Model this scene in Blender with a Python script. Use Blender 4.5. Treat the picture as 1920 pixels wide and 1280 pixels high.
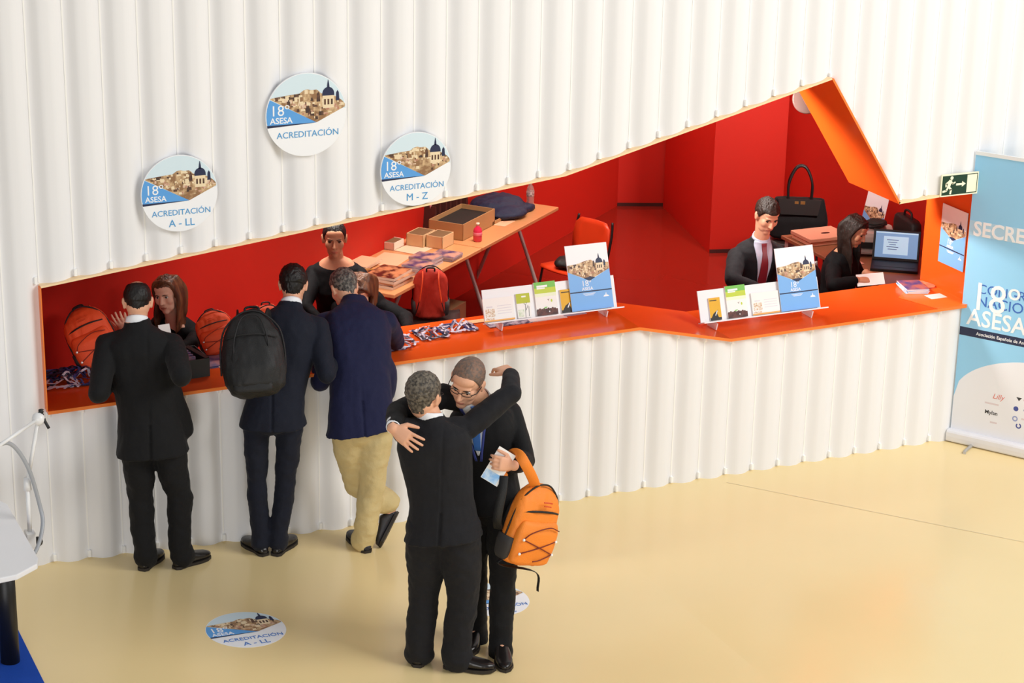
import bpy, bmesh, math, random
from mathutils import Vector as V, Matrix, noise
from mathutils.bvhtree import BVHTree

# ------------------------------------------------------------------ scene, camera, light
for o in list(bpy.data.objects): bpy.data.objects.remove(o)
scene = bpy.context.scene
C = scene.collection
rnd = random.Random(7)
pi = math.pi
FPX = 3950.0
CAM = V((-2.26352, -11.3417, 5.39683))
RT = V((0.912011, -0.409722, 0.019084)); UP = V((0.116001, 0.302276, 0.946136)); FW = V((0.393422, 0.860672, -0.323207))
cam_d = bpy.data.cameras.new('camera'); cam = bpy.data.objects.new('camera', cam_d); C.objects.link(cam)
cam_d.sensor_width = 36.0; cam_d.lens = FPX / 1920 * 36.0; cam_d.clip_end = 200
cam.matrix_world = Matrix(((RT.x, UP.x, -FW.x, CAM.x), (RT.y, UP.y, -FW.y, CAM.y), (RT.z, UP.z, -FW.z, CAM.z), (0, 0, 0, 1)))
scene.camera = cam
world = bpy.data.worlds.new('hall_daylight'); scene.world = world; world.use_nodes = True
bg = world.node_tree.nodes['Background']; bg.inputs[0].default_value = (0.93, 0.96, 1.0, 1); bg.inputs[1].default_value = 0.3
scene.view_settings.view_transform = 'Standard'; scene.view_settings.look = 'None'
scene.view_settings.exposure = 0.0; scene.view_settings.gamma = 1.0; scene.view_settings.use_curve_mapping = False
def area(name, loc, target, size, power, col=(1, 1, 1), size_y=None, spread=180):
    d = bpy.data.lights.new(name, 'AREA'); d.spread = math.radians(spread); d.energy = power; d.color = col; d.size = size
    if size_y: d.shape = 'RECTANGLE'; d.size_y = size_y
    o = bpy.data.objects.new(name, d); C.objects.link(o); o.location = loc
    o.rotation_euler = (V(target) - V(loc)).to_track_quat('-Z', 'Y').to_euler(); return o
area('hall_skylight', (8.8, -7.5, 7.4), (4.9, -1.8, 0), 6.0, 830, (1.0, 0.982, 0.95), 5.0)
area('hall_front_fill', (-5.0, -13.5, 2.6), (3.6, 0, 1.2), 8.0, 550, (1.0, 0.988, 0.97), 4.0)  # added fill from behind the camera, lights faces and orange reveals
area('booth_fill_spot', (6.95, 1.5, 2.87), (7.25, 4.5, 1.3), 0.5, 46, (1.0, 0.92, 0.84), 0.3, 100)  # added spot that brightens the pillar and only grazes the end wall
area('booth_fill_spot', (3.6, .98, 2.8), (6.3, .62, 1.75), 0.5, 19, (1.0, 0.94, 0.86), 0.3, 52)  # added spot aimed at the orange reveal and end jamb
area('booth_overhead_light', (5.2, 1.5, 2.9), (5.2, 1.4, 0), 0.9, 16, (1.0, 0.94, 0.88), 0.4, 80)  # extra fill added over the man with the red tie
area('booth_overhead_light', (4.4, 2.75, 2.9), (4.4, 2.8, 0), 1.6, 40, (1.0, 0.92, 0.84), 0.5, 115)
area('booth_overhead_light', (2.3, 1.4, 2.9), (2.3, 1.35, 0), 1.6, 30, (1.0, 0.93, 0.87), 0.4, 95)
area('booth_overhead_light', (6.4, 5.0, 2.9), (6.4, 5.0, 0), 0.8, 30, (1.0, 0.9, 0.78), 0.4, 130)

# ------------------------------------------------------------------ geometry helpers
def at(px, py, Y):
    """point at wall depth Y seen in the photograph at (px, py)"""
    r = RT * ((px - 960) / FPX) - UP * ((py - 640) / FPX) + FW
    return CAM + r * ((Y - CAM.y) / r.y)
def atz(px, py, z):
    r = RT * ((px - 960) / FPX) - UP * ((py - 640) / FPX) + FW
    return CAM + r * ((z - CAM.z) / r.z)
def reach(p, px, py, L, far=False):
    """point on the line of sight at bone length L from joint p"""
    r = (RT * ((px - 960) / FPX) - UP * ((py - 640) / FPX) + FW).normalized()
    t0 = (p - CAM).dot(r); d2 = L * L - ((CAM + r * t0) - p).length_squared
    t = t0 + (math.sqrt(d2) if d2 > 0 else 0) * (1 if far else -1)
    return CAM + r * t
KX = 16 * 0.205
def floor_z(x): return max(0.0, KX - x) * 0.04095
FR = {}
def base_of(bm):
    xs = [v.co for v in bm.verts]
    mn = V((min(c.x for c in xs), min(c.y for c in xs), min(c.z for c in xs))); mx = V((max(c.x for c in xs), max(c.y for c in xs), max(c.z for c in xs)))
    return V(((mn.x + mx.x) / 2, (mn.y + mx.y) / 2, mn.z))
def tag(o, label=None, cat=None, group=None, kind=None):
    if label: o['label'] = label
    if cat: o['category'] = cat
    if group: o['group'] = group
    if kind: o['kind'] = kind
    return o
def thing(name, loc, label, cat, group=None, M=None):
    o = bpy.data.objects.new(name, None); C.objects.link(o); o.empty_display_size = 0.1
    m = M.copy() if M else Matrix.Translation(V(loc)); o.matrix_world = m; FR[o.name] = m
    return tag(o, label, cat, group)
def obj(name, bm, mats, parent=None, smooth=False, local=False, bevel=0, label=None, keep=False):
    """link bm as one mesh object; bm is in world space unless local"""
    if not isinstance(mats, (list, tuple)): mats = [mats]
    if parent:
        F = FR[parent.name]
        if not local: bm.transform(F.inverted())
    else:
        b = V((0, 0, 0)) if (local or keep) else base_of(bm); bm.transform(Matrix.Translation(-b))
    me = bpy.data.meshes.new(name); bm.normal_update(); bm.to_mesh(me); bm.free()
    for m in mats: me.materials.append(m)
    if smooth:
        for p in me.polygons: p.use_smooth = True
    o = bpy.data.objects.new(name, me); C.objects.link(o)
    if parent: o.parent = parent; FR[o.name] = FR[parent.name]
    else: o.location = b; FR[o.name] = Matrix.Translation(b)
    if bevel:
        md = o.modifiers.new('edge', 'BEVEL'); md.width = bevel; md.segments = 2; md.limit_method = 'ANGLE'
    if label: o['label'] = label
    return o
def sub(parent_obj, *a, **k):
    o = obj(*a, parent=parent_obj, **k); return o
def dup(root, M, label=None, group=None):
    r = root.copy(); C.objects.link(r); r.matrix_world = M; FR[r.name] = M
    if label: r['label'] = label
    if group: r['group'] = group
    for ch in list(root.children):
        c = ch.copy(); C.objects.link(c); c.parent = r; FR[c.name] = M
        for g in ch.children:
            d = g.copy(); C.objects.link(d); d.parent = c; FR[d.name] = M
    return r
def B(): return bmesh.new()
def box(bm, c, s, M=None, mi=0):
    c = V(c); vs = []
    for z in (-.5, .5):
        for x, y in ((-.5, -.5), (.5, -.5), (.5, .5), (-.5, .5)):
            p = c + V((x * s[0], y * s[1], z * s[2])); vs.append(bm.verts.new(M @ p if M else p))
    for f in ((3, 2, 1, 0), (4, 5, 6, 7), (0, 1, 5, 4), (1, 2, 6, 5), (2, 3, 7, 6), (3, 0, 4, 7)):
        bm.faces.new([vs[i] for i in f]).material_index = mi
    return bm
def prism(bm, pts, vec, mi=0, M=None):
    """polygon pts extruded along vec, closed"""
    pts = [V(p) for p in pts]; vec = V(vec)
    a = [bm.verts.new(M @ p if M else p) for p in pts]; b = [bm.verts.new(M @ (p + vec) if M else p + vec) for p in pts]
    n = len(pts); fs = [bm.faces.new(a[::-1]), bm.faces.new(b)]
    for i in range(n): fs.append(bm.faces.new((a[i], a[(i + 1) % n], b[(i + 1) % n], b[i])))
    for f in fs: f.material_index = mi
    return bm
def loft(bm, rings, mi=0, cap=True):
    R = [[bm.verts.new(p) for p in r] for r in rings]; n = len(R[0])
    for i in range(len(R) - 1):
        for j in range(n):
            bm.faces.new((R[i][j], R[i][(j + 1) % n], R[i + 1][(j + 1) % n], R[i + 1][j])).material_index = mi
    if cap:
        bm.faces.new(R[0][::-1]).material_index = mi; bm.faces.new(R[-1]).material_index = mi
    return bm
def ring(c, a, b, n=20, p=2.0):
    out = []
    for i in range(n):
        t = 2 * pi * i / n; ct, st = math.cos(t), math.sin(t)
        out.append(c + a * (math.copysign(abs(ct) ** (2 / p), ct)) + b * (math.copysign(abs(st) ** (2 / p), st)))
    return out
def frame_of(d):
    d = d.normalized(); a = d.cross(V((0, 0, 1)))
    if a.length < 1e-3: a = V((1, 0, 0))
    a.normalize(); return a, d.cross(a).normalized()
def tube(bm, pts, r, n=10, mi=0, flat=None):
    """smooth swept tube; flat=(w, t, up) makes a strap"""
    pts = [V(p) for p in pts]; rings = []; pa = None
    for i, p in enumerate(pts):
        d = (pts[min(i + 1, len(pts) - 1)] - pts[max(i - 1, 0)])
        if d.length < 1e-9: d = V((0, 0, 1))
        d.normalize()
        if flat:
            a = flat[2] - d * d.dot(flat[2]); a = a.normalized() if a.length > 1e-4 else frame_of(d)[0]
            b = d.cross(a); rings.append(ring(p, b * flat[0] / 2, a * flat[1] / 2, 8, 5))
        else:
            if pa is None: a, b = frame_of(d)
            else:
                a = pa - d * d.dot(pa); a.normalize(); b = d.cross(a)
            pa = a; rr = r[i] if isinstance(r, (list, tuple)) else r
            rings.append(ring(p, a * rr, b * rr, n))
    return loft(bm, rings, mi)
def curve(pts, k=6):
    """Catmull-Rom through pts"""
    pts = [V(p) for p in pts]; out = []
    P = [pts[0] * 2 - pts[1]] + pts + [pts[-1] * 2 - pts[-2]]
    for i in range(1, len(P) - 2):
        for j in range(k):
            t = j / k; a, b, c, d = P[i - 1], P[i], P[i + 1], P[i + 2]
            out.append(0.5 * ((2 * b) + (c - a) * t + (2 * a - 5 * b + 4 * c - d) * t * t + (3 * b - a - 3 * c + d) * t ** 3))
    return out + [pts[-1]]
def ell(bm, c, ax, n=18, m=12, mi=0):
    """ellipsoid; ax = three scaled axis vectors"""
    top = bm.verts.new(c + ax[2]); bot = bm.verts.new(c - ax[2]); R = []
    for i in range(1, m):
        ph = pi * i / m; R.append([bm.verts.new(v) for v in ring(c + ax[2] * math.cos(ph), ax[0] * math.sin(ph), ax[1] * math.sin(ph), n)])
    for j in range(n):
        k = (j + 1) % n
        bm.faces.new((top, R[0][j], R[0][k])).material_index = mi; bm.faces.new((bot, R[-1][k], R[-1][j])).material_index = mi
        for i in range(m - 2): bm.faces.new((R[i][j], R[i + 1][j], R[i + 1][k], R[i][k])).material_index = mi
    return bm
def sph(bm, c, r, mi=0, n=14): return ell(bm, V(c), (V((r, 0, 0)), V((0, r, 0)), V((0, 0, r))), n, max(6, n * 2 // 3), mi)
def limb(bm, pts, rad, n=16):
    for i in range(len(pts) - 1):
        a, b = V(pts[i]), V(pts[i + 1]); d = b - a
        if d.length < 1e-6: continue
        u, w = frame_of(d); loft(bm, [ring(a, u * rad[i], w * rad[i], n), ring(b, u * rad[i + 1], w * rad[i + 1], n)])
    for p, r in zip(pts, rad): sph(bm, V(p), r * 0.998, n=n)
def remesh(bm, vox, it=2, fac=0.5, wob=None):
    """one continuous surface out of overlapping closed shapes"""
    me = bpy.data.meshes.new('tmp'); bmesh.ops.recalc_face_normals(bm, faces=bm.faces); bm.to_mesh(me); bm.free()
    o = bpy.data.objects.new('tmp', me); C.objects.link(o)
    m = o.modifiers.new('r', 'REMESH'); m.mode = 'VOXEL'; m.voxel_size = vox
    if it: s = o.modifiers.new('s', 'SMOOTH'); s.factor = fac; s.iterations = it
    dg = bpy.context.evaluated_depsgraph_get(); dg.update()
    out = bmesh.new(); out.from_mesh(o.evaluated_get(dg).to_mesh())
    bpy.data.objects.remove(o); bpy.data.meshes.remove(me)
    if wob:
        amp, sc = wob[:2]; zf = wob[2] if len(wob) > 2 else .55; out.normal_update()
        for v in out.verts:
            q = V((v.co.x * sc, v.co.y * sc, v.co.z * sc * zf)); v.co += v.normal * amp * (noise.noise(q) + 0.55 * noise.noise(q * 2.3) + .25 * noise.noise(q * 5))
    return out
def lathe(bm, c, prof, n=24, mi=0, M=None):
    rings = []
    for r, z in prof:
        rr = ring(V((0, 0, z)), V((max(r, 1e-4), 0, 0)), V((0, max(r, 1e-4), 0)), n)
        rings.append([(M @ p if M else p) + V(c) for p in rr])
    return loft(bm, rings, mi)
def text(bm, s, size, M, mi=0, bold=0.0, align='LEFT', ext=0.0006, shear=0.0, space=1.0):
    cu = bpy.data.curves.new('t', 'FONT'); cu.body = s; cu.size = size; cu.offset = bold * size; cu.align_x = align; cu.extrude = ext; cu.shear = shear
    cu.resolution_u = 3; cu.space_character = space
    o = bpy.data.objects.new('t', cu); C.objects.link(o); dg = bpy.context.evaluated_depsgraph_get(); dg.update()
    me = o.evaluated_get(dg).to_mesh(); t = bmesh.new(); t.from_mesh(me); o.evaluated_get(dg).to_mesh_clear()
    t.transform(M)
    for f in t.faces: f.material_index = mi
    m2 = bpy.data.meshes.new('t2'); t.to_mesh(m2); t.free(); bm.from_mesh(m2)
    bpy.data.objects.remove(o); bpy.data.curves.remove(cu); bpy.data.meshes.remove(m2)
    return bm
def frameM(o, x, y):
    x = V(x).normalized(); y = V(y); y = (y - x * x.dot(y)).normalized(); z = x.cross(y)
    return Matrix(((x.x, y.x, z.x, o[0]), (x.y, y.y, z.y, o[1]), (x.z, y.z, z.z, o[2]), (0, 0, 0, 1)))
def poly2(bm, pts, z0, z1, mi, M):
    return prism(bm, [(p[0], p[1], z0) for p in pts], (0, 0, z1 - z0), mi, M)

# ------------------------------------------------------------------ materials
def lin(c):
    c = c / 255.0; return c / 12.92 if c <= 0.04045 else ((c + 0.055) / 1.055) ** 2.4
MC = {}
def mat(name, rgb, rough=0.6, var=0.06, vscale=8.0, bump=0.0, bscale=60.0, metal=0.0, spec=0.5, stretch=(1, 1, 1), sheen=0.0, rgb2=None, coat=0.0, emit=0.0, trans=0.0):
    if name in MC: return MC[name]
    m = bpy.data.materials.new(name); m.use_nodes = True; nt = m.node_tree; b = nt.nodes['Principled BSDF']
    col = (lin(rgb[0]), lin(rgb[1]), lin(rgb[2]), 1)
    tc = nt.nodes.new('ShaderNodeTexCoord'); mp = nt.nodes.new('ShaderNodeMapping'); mp.inputs['Scale'].default_value = stretch
    nt.links.new(tc.outputs['Object'], mp.inputs['Vector'])
    nz = nt.nodes.new('ShaderNodeTexNoise'); nz.inputs['Scale'].default_value = vscale; nz.inputs['Detail'].default_value = 4
    nt.links.new(mp.outputs[0], nz.inputs['Vector'])
    mx = nt.nodes.new('ShaderNodeMix'); mx.data_type = 'RGBA'
    if rgb2: c2 = (lin(rgb2[0]), lin(rgb2[1]), lin(rgb2[2]), 1); c1 = col
    else: c1 = tuple(min(1, c * (1 + var)) for c in col[:3]) + (1,); c2 = tuple(c * (1 - var) for c in col[:3]) + (1,)
    mx.inputs[6].default_value = c1; mx.inputs[7].default_value = c2
    if rgb2:
        rp = nt.nodes.new('ShaderNodeValToRGB'); rp.color_ramp.elements[0].position = .4; rp.color_ramp.elements[1].position = .6
        nt.links.new(nz.outputs['Fac'], rp.inputs[0]); nt.links.new(rp.outputs[0], mx.inputs[0])
    else: nt.links.new(nz.outputs['Fac'], mx.inputs[0])
    nt.links.new(mx.outputs[2], b.inputs['Base Color'])
    b.inputs['Roughness'].default_value = rough; b.inputs['Metallic'].default_value = metal; b.inputs['Specular IOR Level'].default_value = spec
    if sheen: b.inputs['Sheen Weight'].default_value = sheen
    if coat: b.inputs['Coat Weight'].default_value = coat; b.inputs['Coat Roughness'].default_value = 0.1
    if trans: b.inputs['Transmission Weight'].default_value = trans
    if emit: b.inputs['Emission Color'].default_value = col; b.inputs['Emission Strength'].default_value = emit
    if bump:
        n2 = nt.nodes.new('ShaderNodeTexNoise'); n2.inputs['Scale'].default_value = bscale; n2.inputs['Detail'].default_value = 3
        nt.links.new(mp.outputs[0], n2.inputs['Vector'])
        bp = nt.nodes.new('ShaderNodeBump'); bp.inputs['Strength'].default_value = bump; bp.inputs['Distance'].default_value = 0.01
        nt.links.new(n2.outputs['Fac'], bp.inputs['Height']); nt.links.new(bp.outputs[0], b.inputs['Normal'])
    MC[name] = m; return m
white_wall = mat('corrugated_white_sheet', (238, 238, 240), .42, .012, 3, 0, stretch=(1, 1, .15), spec=.35)
clip_white = mat('clip_white_plastic', (252, 252, 250), .35, .01)
seam_m = mat('seam_white', (250, 249, 246), .35, .01)
orange_lac = mat('orange_lacquer', (234, 92, 28), .2, .03, 2, spec=.45)
edge_cream = mat('cream_board_edge', (255, 222, 176), .5, .02)
edge_orange = mat('orange_board_edge', (246, 128, 50), .4, .03)
red_paint = mat('red_wall_paint', (197, 39, 27), .5, .03, 2, spec=.3)
red_floor = mat('red_gloss_floor', (136, 32, 22), .16, .04, 2, spec=.5)
dark_base = mat('dark_red_baseboard', (66, 20, 16), .8)  # dark red of the booth baseboards
floor_m = mat('polished_yellow_floor', (246, 221, 164), .2, .035, 1.2, .02, 3, spec=.45)
joint_m = mat('floor_joint', (238, 220, 178), .35)
black_m = mat('black_plastic', (18, 18, 19), .45)
metal_m = mat('brushed_steel', (186, 184, 180), .35, metal=.35)
white_m = mat('white_laminate', (240, 240, 242), .35, .01)
white_print = mat('white_print', (248, 250, 254), .5, .01)
sky_print = mat('print_pale_sky', (216, 236, 246), .5, .01)
blue_print = mat('print_mid_blue', (92, 164, 232), .5, .02)
navy_print = mat('print_navy', (34, 44, 78), .5, .03)
cyan_text = mat('print_cyan_lettering', (80, 160, 216), .5, .01)
tan_print = mat('print_stone_tan', (214, 182, 140), .5, .1, 30, rgb2=(150, 112, 78))
cream_print = mat('print_stone_cream', (240, 220, 184), .5, .05, 30)
brown_print = mat('print_brown', (104, 72, 56), .5, .1, 40, rgb2=(66, 48, 44))
pink_print = mat('print_roof_pink', (186, 128, 104), .5, .1, 40, rgb2=(232, 206, 180))
paper_m = mat('white_paper', (248, 246, 242), .6, .01)
wood_m = mat('beech_tabletop', (214, 150, 98), .35, .08, 6, stretch=(1, 8, 1))
card_m = mat('kraft_cardboard', (188, 148, 98), .75, .05, 10)
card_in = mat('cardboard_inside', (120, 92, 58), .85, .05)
black_cloth = mat('black_suit_wool', (17, 17, 19), .78, .15, 30, .25, 220, spec=.25, sheen=.04)
char_cloth = mat('charcoal_suit_wool', (26, 26, 30), .78, .18, 30, .25, 220, spec=.25, sheen=.04)
navy_cloth = mat('navy_suit_wool', (20, 24, 38), .78, .15, 30, .25, 220, spec=.25, sheen=.04)
blazer_cloth = mat('royal_navy_blazer', (26, 29, 62), .78, .12, 30, .25, 220, spec=.25, sheen=.05)
khaki_cloth = mat('khaki_cotton', (206, 186, 136), .8, .05, 14, .2, 120, spec=.2)
shirt_white = mat('white_shirt_cotton', (240, 242, 246), .7, .02)
shirt_blue = mat('pale_blue_shirt', (196, 206, 226), .7, .03)
black_knit = mat('black_jersey', (13, 12, 14), .8, .15, 30, .2, 150, spec=.2)
leather_m = mat('black_shoe_leather', (26, 22, 21), .28, .1)
sole_m = mat('shoe_sole', (38, 32, 28), .6)
skin_m = mat('skin_light', (228, 172, 140), .5, .05, 20, spec=.35)
skin_t = mat('skin_tan', (206, 146, 112), .5, .05, 20, spec=.35)
lip_m = mat('lips', (192, 118, 100), .5)
hair_black = mat('hair_black', (24, 20, 19), .5, .3, 40, .5, 90, stretch=(1, 1, .3), spec=.4)
hair_dark = mat('hair_dark_brown', (40, 28, 22), .5, .3, 40, .5, 90, stretch=(1, 1, .3), spec=.4)
hair_brown = mat('hair_chestnut', (124, 82, 52), .45, .25, 30, .4, 90, stretch=(1, 1, .12), rgb2=(78, 48, 32))
hair_grey = mat('hair_salt_pepper', (124, 118, 110), .6, .3, 60, .6, 90, rgb2=(58, 54, 52))
hair_grey2 = mat('hair_grey_brown', (116, 106, 92), .6, .3, 60, .6, 90, rgb2=(60, 54, 48))
hair_crop = mat('hair_cropped_brown', (132, 100, 82), .6, .3, 60, .4, 120, rgb2=(100, 86, 78))
eye_w = mat('eye_white', (236, 230, 226), .25)
eye_d = mat('eye_iris', (44, 28, 20), .2)
orange_ny = mat('orange_nylon', (246, 138, 40), .6, .05, 20, .25, 200)
orange_dk = mat('orange_nylon_red', (238, 84, 36), .6, .05, 20, .25, 200)
black_ny = mat('black_nylon', (20, 20, 21), .6, .1, 20, .25, 200)
mesh_grey = mat('grey_mesh_fabric', (58, 54, 52), .8, .2, 200)
cord_m = mat('dark_red_cord', (120, 36, 20), .6)

# ------------------------------------------------------------------ setting
U = 0.205
def sill(x):
    P = [(0, 1.093), (3.79, 1.146), (4.47, 0.985), (6.37, 1.005)]
    for (a, za), (b, zb) in zip(P, P[1:]):
        if x <= b: return za + (zb - za) * (x - a) / (b - a)
    return 1.005
def head(x):
    P = [(0, 1.827), (3.233, 2.187), (5.115, 2.659), (5.707, 1.779), (6.37, 1.815)]
    for (a, za), (b, zb) in zip(P, P[1:]):
        if x <= b: return za + (zb - za) * (x - a) / (b - a)
    return 1.815
def wall_y(x):
    t = (x / U) % 1.0
    def ss(e0, e1, v): v = min(1, max(0, (v - e0) / (e1 - e0))); return v * v * (3 - 2 * v)
    return -0.036 * ss(0.0, 0.42, t) * (1 - ss(0.58, 1.0, t))
X0, X1, TOP = -1.64, 9.02, 6.2
def wall_strip(bm, x0, x1, lo, hi, extra=()):
    n0, n1 = int(round(x0 / U * 14)), int(round(x1 / U * 14))
    xs = sorted(set([x0, x1] + [i * U / 14 for i in range(n0, n1 + 1) if x0 < i * U / 14 < x1] + list(extra)))
    pr = None
    for x in xs:
        y = wall_y(x); z0, z1 = lo(x), hi(x)
        q = [bm.verts.new(p) for p in ((x, y, z0), (x, y, z1), (x, 0.015, z0), (x, 0.015, z1), (x, y, z0), (x, y, z1))]
        if pr:
            bm.faces.new((pr[4], q[4], q[5], pr[5])).smooth = True; bm.faces.new((pr[1], q[1], q[3], pr[3])); bm.faces.new((pr[2], pr[3], q[3], q[2])); bm.faces.new((pr[0], pr[2], q[2], q[0]))
        else: bm.faces.new((q[0], q[1], q[3], q[2]))
        pr = q
    bm.faces.new((pr[0], pr[2], pr[3], pr[1]))
bm = B()
flo = lambda x: floor_z(x) - 0.004
wall_strip(bm, X0, 0, flo, lambda x: TOP); wall_strip(bm, 6.37, X1, flo, lambda x: TOP)
wall_strip(bm, 0, 6.37, flo, lambda x: sill(x) - 0.006, (3.79, 4.47)); wall_strip(bm, 0, 6.37, lambda x: head(x) + 0.006, lambda x: TOP, (3.233, 5.115, 5.707))
wall = obj('wall_front', bm, white_wall, smooth=False, keep=True); tag(wall, 'white corrugated sheet wall with the angular orange opening cut into it', 'wall', kind='structure')
bm = B()
for i in range(-7, 45):
    x = i * U
    for z0, z1 in ([(floor_z(x), sill(x) - .02), (head(x) + .02, TOP)] if 0 <= x <= 6.37 else [(floor_z(x), TOP)]):
        box(bm, (x, -0.001, (z0 + z1) / 2), (0.008, 0.005, z1 - z0))
obj('panel_seam', bm, seam_m, wall, keep=True)
def clip(x, z, h=.042): 
    b = box(B(), (x, -0.012, z), (0.017, 0.024, h)); return obj('panel_clip', b, clip_white, wall, bevel=.002)
for i in range(-2, 32): clip(i * U, floor_z(i * U) + .03)
for i in range(0, 32):
    if i * U <= 6.37: clip(i * U + (.012 if i == 0 else 0), sill(i * U) - .032)
for i in range(0, 32):
    x = i * U
    if x < 6.37: clip(x - (.02 if i == 0 else 0), head(x) + (.036 if i != 25 else .03))

# floors
bm = B(); pr = None
for x in (-12, X0, 0, 1, 2, KX, 12):
    q = [bm.verts.new((x, y, floor_z(x))) for y in (-14, 0.0)]
    if pr: bm.faces.new((pr[0], q[0], q[1], pr[1]))
    pr = q
tag(obj('floor', bm, floor_m, keep=True), 'polished beige resin floor of the hall', 'floor', kind='structure')
bm = B()
def floor_line(p, q, w=.006):
    p, q = V(p), V(q); d = (q - p); n = V((-d.y, d.x, 0)).normalized() * w / 2; k = 12
    for i in range(k):
        a, b = p + d * i / k, p + d * (i + 1) / k
        for s in ((a - n, b - n, b + n, a + n),):
            bm.faces.new([bm.verts.new((c.x, c.y, floor_z(c.x) + .0015)) for c in s])
floor_line(atz(1362, 904, 0), atz(1362, 904, 0) + (atz(1900, 1012, 0) - atz(1362, 904, 0)) * 3)
floor_line((-1, -3.3, 0), (7, -3.3, 0), .004)
obj('trim_1', bm, joint_m, keep=True); bpy.data.objects['trim_1']['kind'] = 'structure'; bpy.data.objects['trim_1']['label'] = 'faint joint lines in the beige floor'
# booth
D = 0.555
DG0, DG1 = V((-.9, -.10 + .0, 0)), V((6.95, 6.40, 0))
DGd = (DG1 - DG0).normalized()
PL = [V((7.0, 4.65, 0)), V((7.64, 4.475, 0))]
FARR = V((8.6, 5.74, 0))
END0, END1 = PL[1], V((7.46, 0.02, 0))
H = 2.95
def wall_slab(name, a, b, th, label, m=red_paint, z0=0.0, z1=H):
    d = (b - a).normalized(); n = V((-d.y, d.x, 0)) * th
    o = obj(name, prism(B(), [a + V((0, 0, z0)), b + V((0, 0, z0)), b + n + V((0, 0, z0)), a + n + V((0, 0, z0))], (0, 0, z1 - z0)), m, keep=True)
    return tag(o, label, 'wall', kind='structure')
a = DG0 + DGd * (0.28 - DG0.x + .0) / DGd.x * 0
wl = DG0 + DGd * ((0.02 - DG0.y) / DGd.y)
wall_slab('wall_back', wl, DG1, .1, 'long diagonal red wall behind the registration counter')
wall_slab('wall_far', DG1, FARR, .1, 'short red wall at the deep end of the booth')
pb = B(); prism(pb, [PL[0], PL[1], PL[1] + V((.35, 1.4, 0)), PL[0] + V((.35, 1.55, 0))], (0, 0, H))
tag(obj('wall_pillar', pb, red_paint, keep=True), 'red pillar block standing forward inside the booth', 'wall', kind='structure')
wall_slab('wall_right', END0, END1, .1, 'shaded red end wall behind the bag and the laptop')
bm = B(); poly = [V((wl.x, .0, 0)), V((8.6, 0, 0)), FARR + V((0, .2, 0)), DG1 + V((0, .2, 0))]
prism(bm, [p + V((0, 0, -.06)) for p in poly], (0, 0, .062)); tag(obj('floor_booth', bm, red_floor, keep=True), 'glossy dark red floor inside the booth', 'floor', kind='structure')
bm = B(); prism(bm, [p + V((0, 0.02, H)) for p in poly], (0, 0, .08)); tag(obj('ceiling', bm, mat('red_ceiling', (190, 60, 44), .6), keep=True), 'red ceiling inside the booth', 'ceiling', kind='structure')
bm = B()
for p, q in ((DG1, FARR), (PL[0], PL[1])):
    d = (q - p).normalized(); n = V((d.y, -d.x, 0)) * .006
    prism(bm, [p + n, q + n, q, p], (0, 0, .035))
obj('baseboard_back', bm, dark_base, keep=True); bpy.data.objects['baseboard_back']['kind'] = 'structure'
# lining of the opening
def lining(name, P, th, outn, label, front=-0.056, m_in=orange_lac, m_edge=edge_cream):
    bm = B()
    for (a, za), (b, zb) in zip(P, P[1:]):
        d = V((b - a, 0, zb - za)).normalized(); n = V((-d.z, 0, d.x)) * outn * th
        v = [V((a, front, za)), V((b, front, zb)), V((b, D, zb)), V((a, D, za))]
        lo = [bm.verts.new(p) for p in v]; hi = [bm.verts.new(p + n) for p in v]
        bm.faces.new(lo); bm.faces.new(hi[::-1]).material_index = 1
        for i in range(4):
            f = bm.faces.new((lo[i], hi[i], hi[(i + 1) % 4], lo[(i + 1) % 4])); f.material_index = 1
    bmesh.ops.recalc_face_normals(bm, faces=bm.faces)
    o = obj(name, bm, [m_in, m_edge], keep=True); return tag(o, label, 'trim', kind='structure')
lining('trim_2', [(0, 1.827), (3.233, 2.187), (5.115, 2.659)], .011, 1, 'long sloping upper edge of the orange opening')
lining('trim_3', [(5.115, 2.659), (5.707, 1.779)], .014, 1, 'steep orange reveal panel dropping to the right', m_edge=edge_orange)
lining('trim_4', [(5.707, 1.779), (6.37, 1.815)], .014, 1, 'short upper edge over the right end of the counter')
lining('trim_5', [(6.37, 1.82), (6.37, 1.0)], .014, 1, 'orange end jamb of the opening beside the banner', m_edge=edge_orange)
lining('trim_6', [(0, 1.093), (0, 1.827)], .006, 1, 'left end jamb of the opening', m_edge=edge_orange)
bm = B()
P = [(0, 1.093), (3.79, 1.146), (4.47, 0.985), (6.37, 1.005)]
for (a, za), (b, zb) in zip(P, P[1:]):
    lo = [bm.verts.new(p) for p in ((a, -.06, za - .02), (b, -.06, zb - .02), (b, D, zb - .02), (a, D, za - .02))]
    hi = [bm.verts.new(p) for p in ((a, -.06, za), (b, -.06, zb), (b, D, zb), (a, D, za))]
    bm.faces.new(lo[::-1]); bm.faces.new(hi)
    for i in range(4): bm.faces.new((lo[i], lo[(i + 1) % 4], hi[(i + 1) % 4], hi[i])).material_index = 1 if i == 0 else 0
tag(obj('counter', bm, [orange_lac, edge_orange], keep=True), 'long orange registration counter with an angled step, running along the white wall', 'counter')

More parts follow.
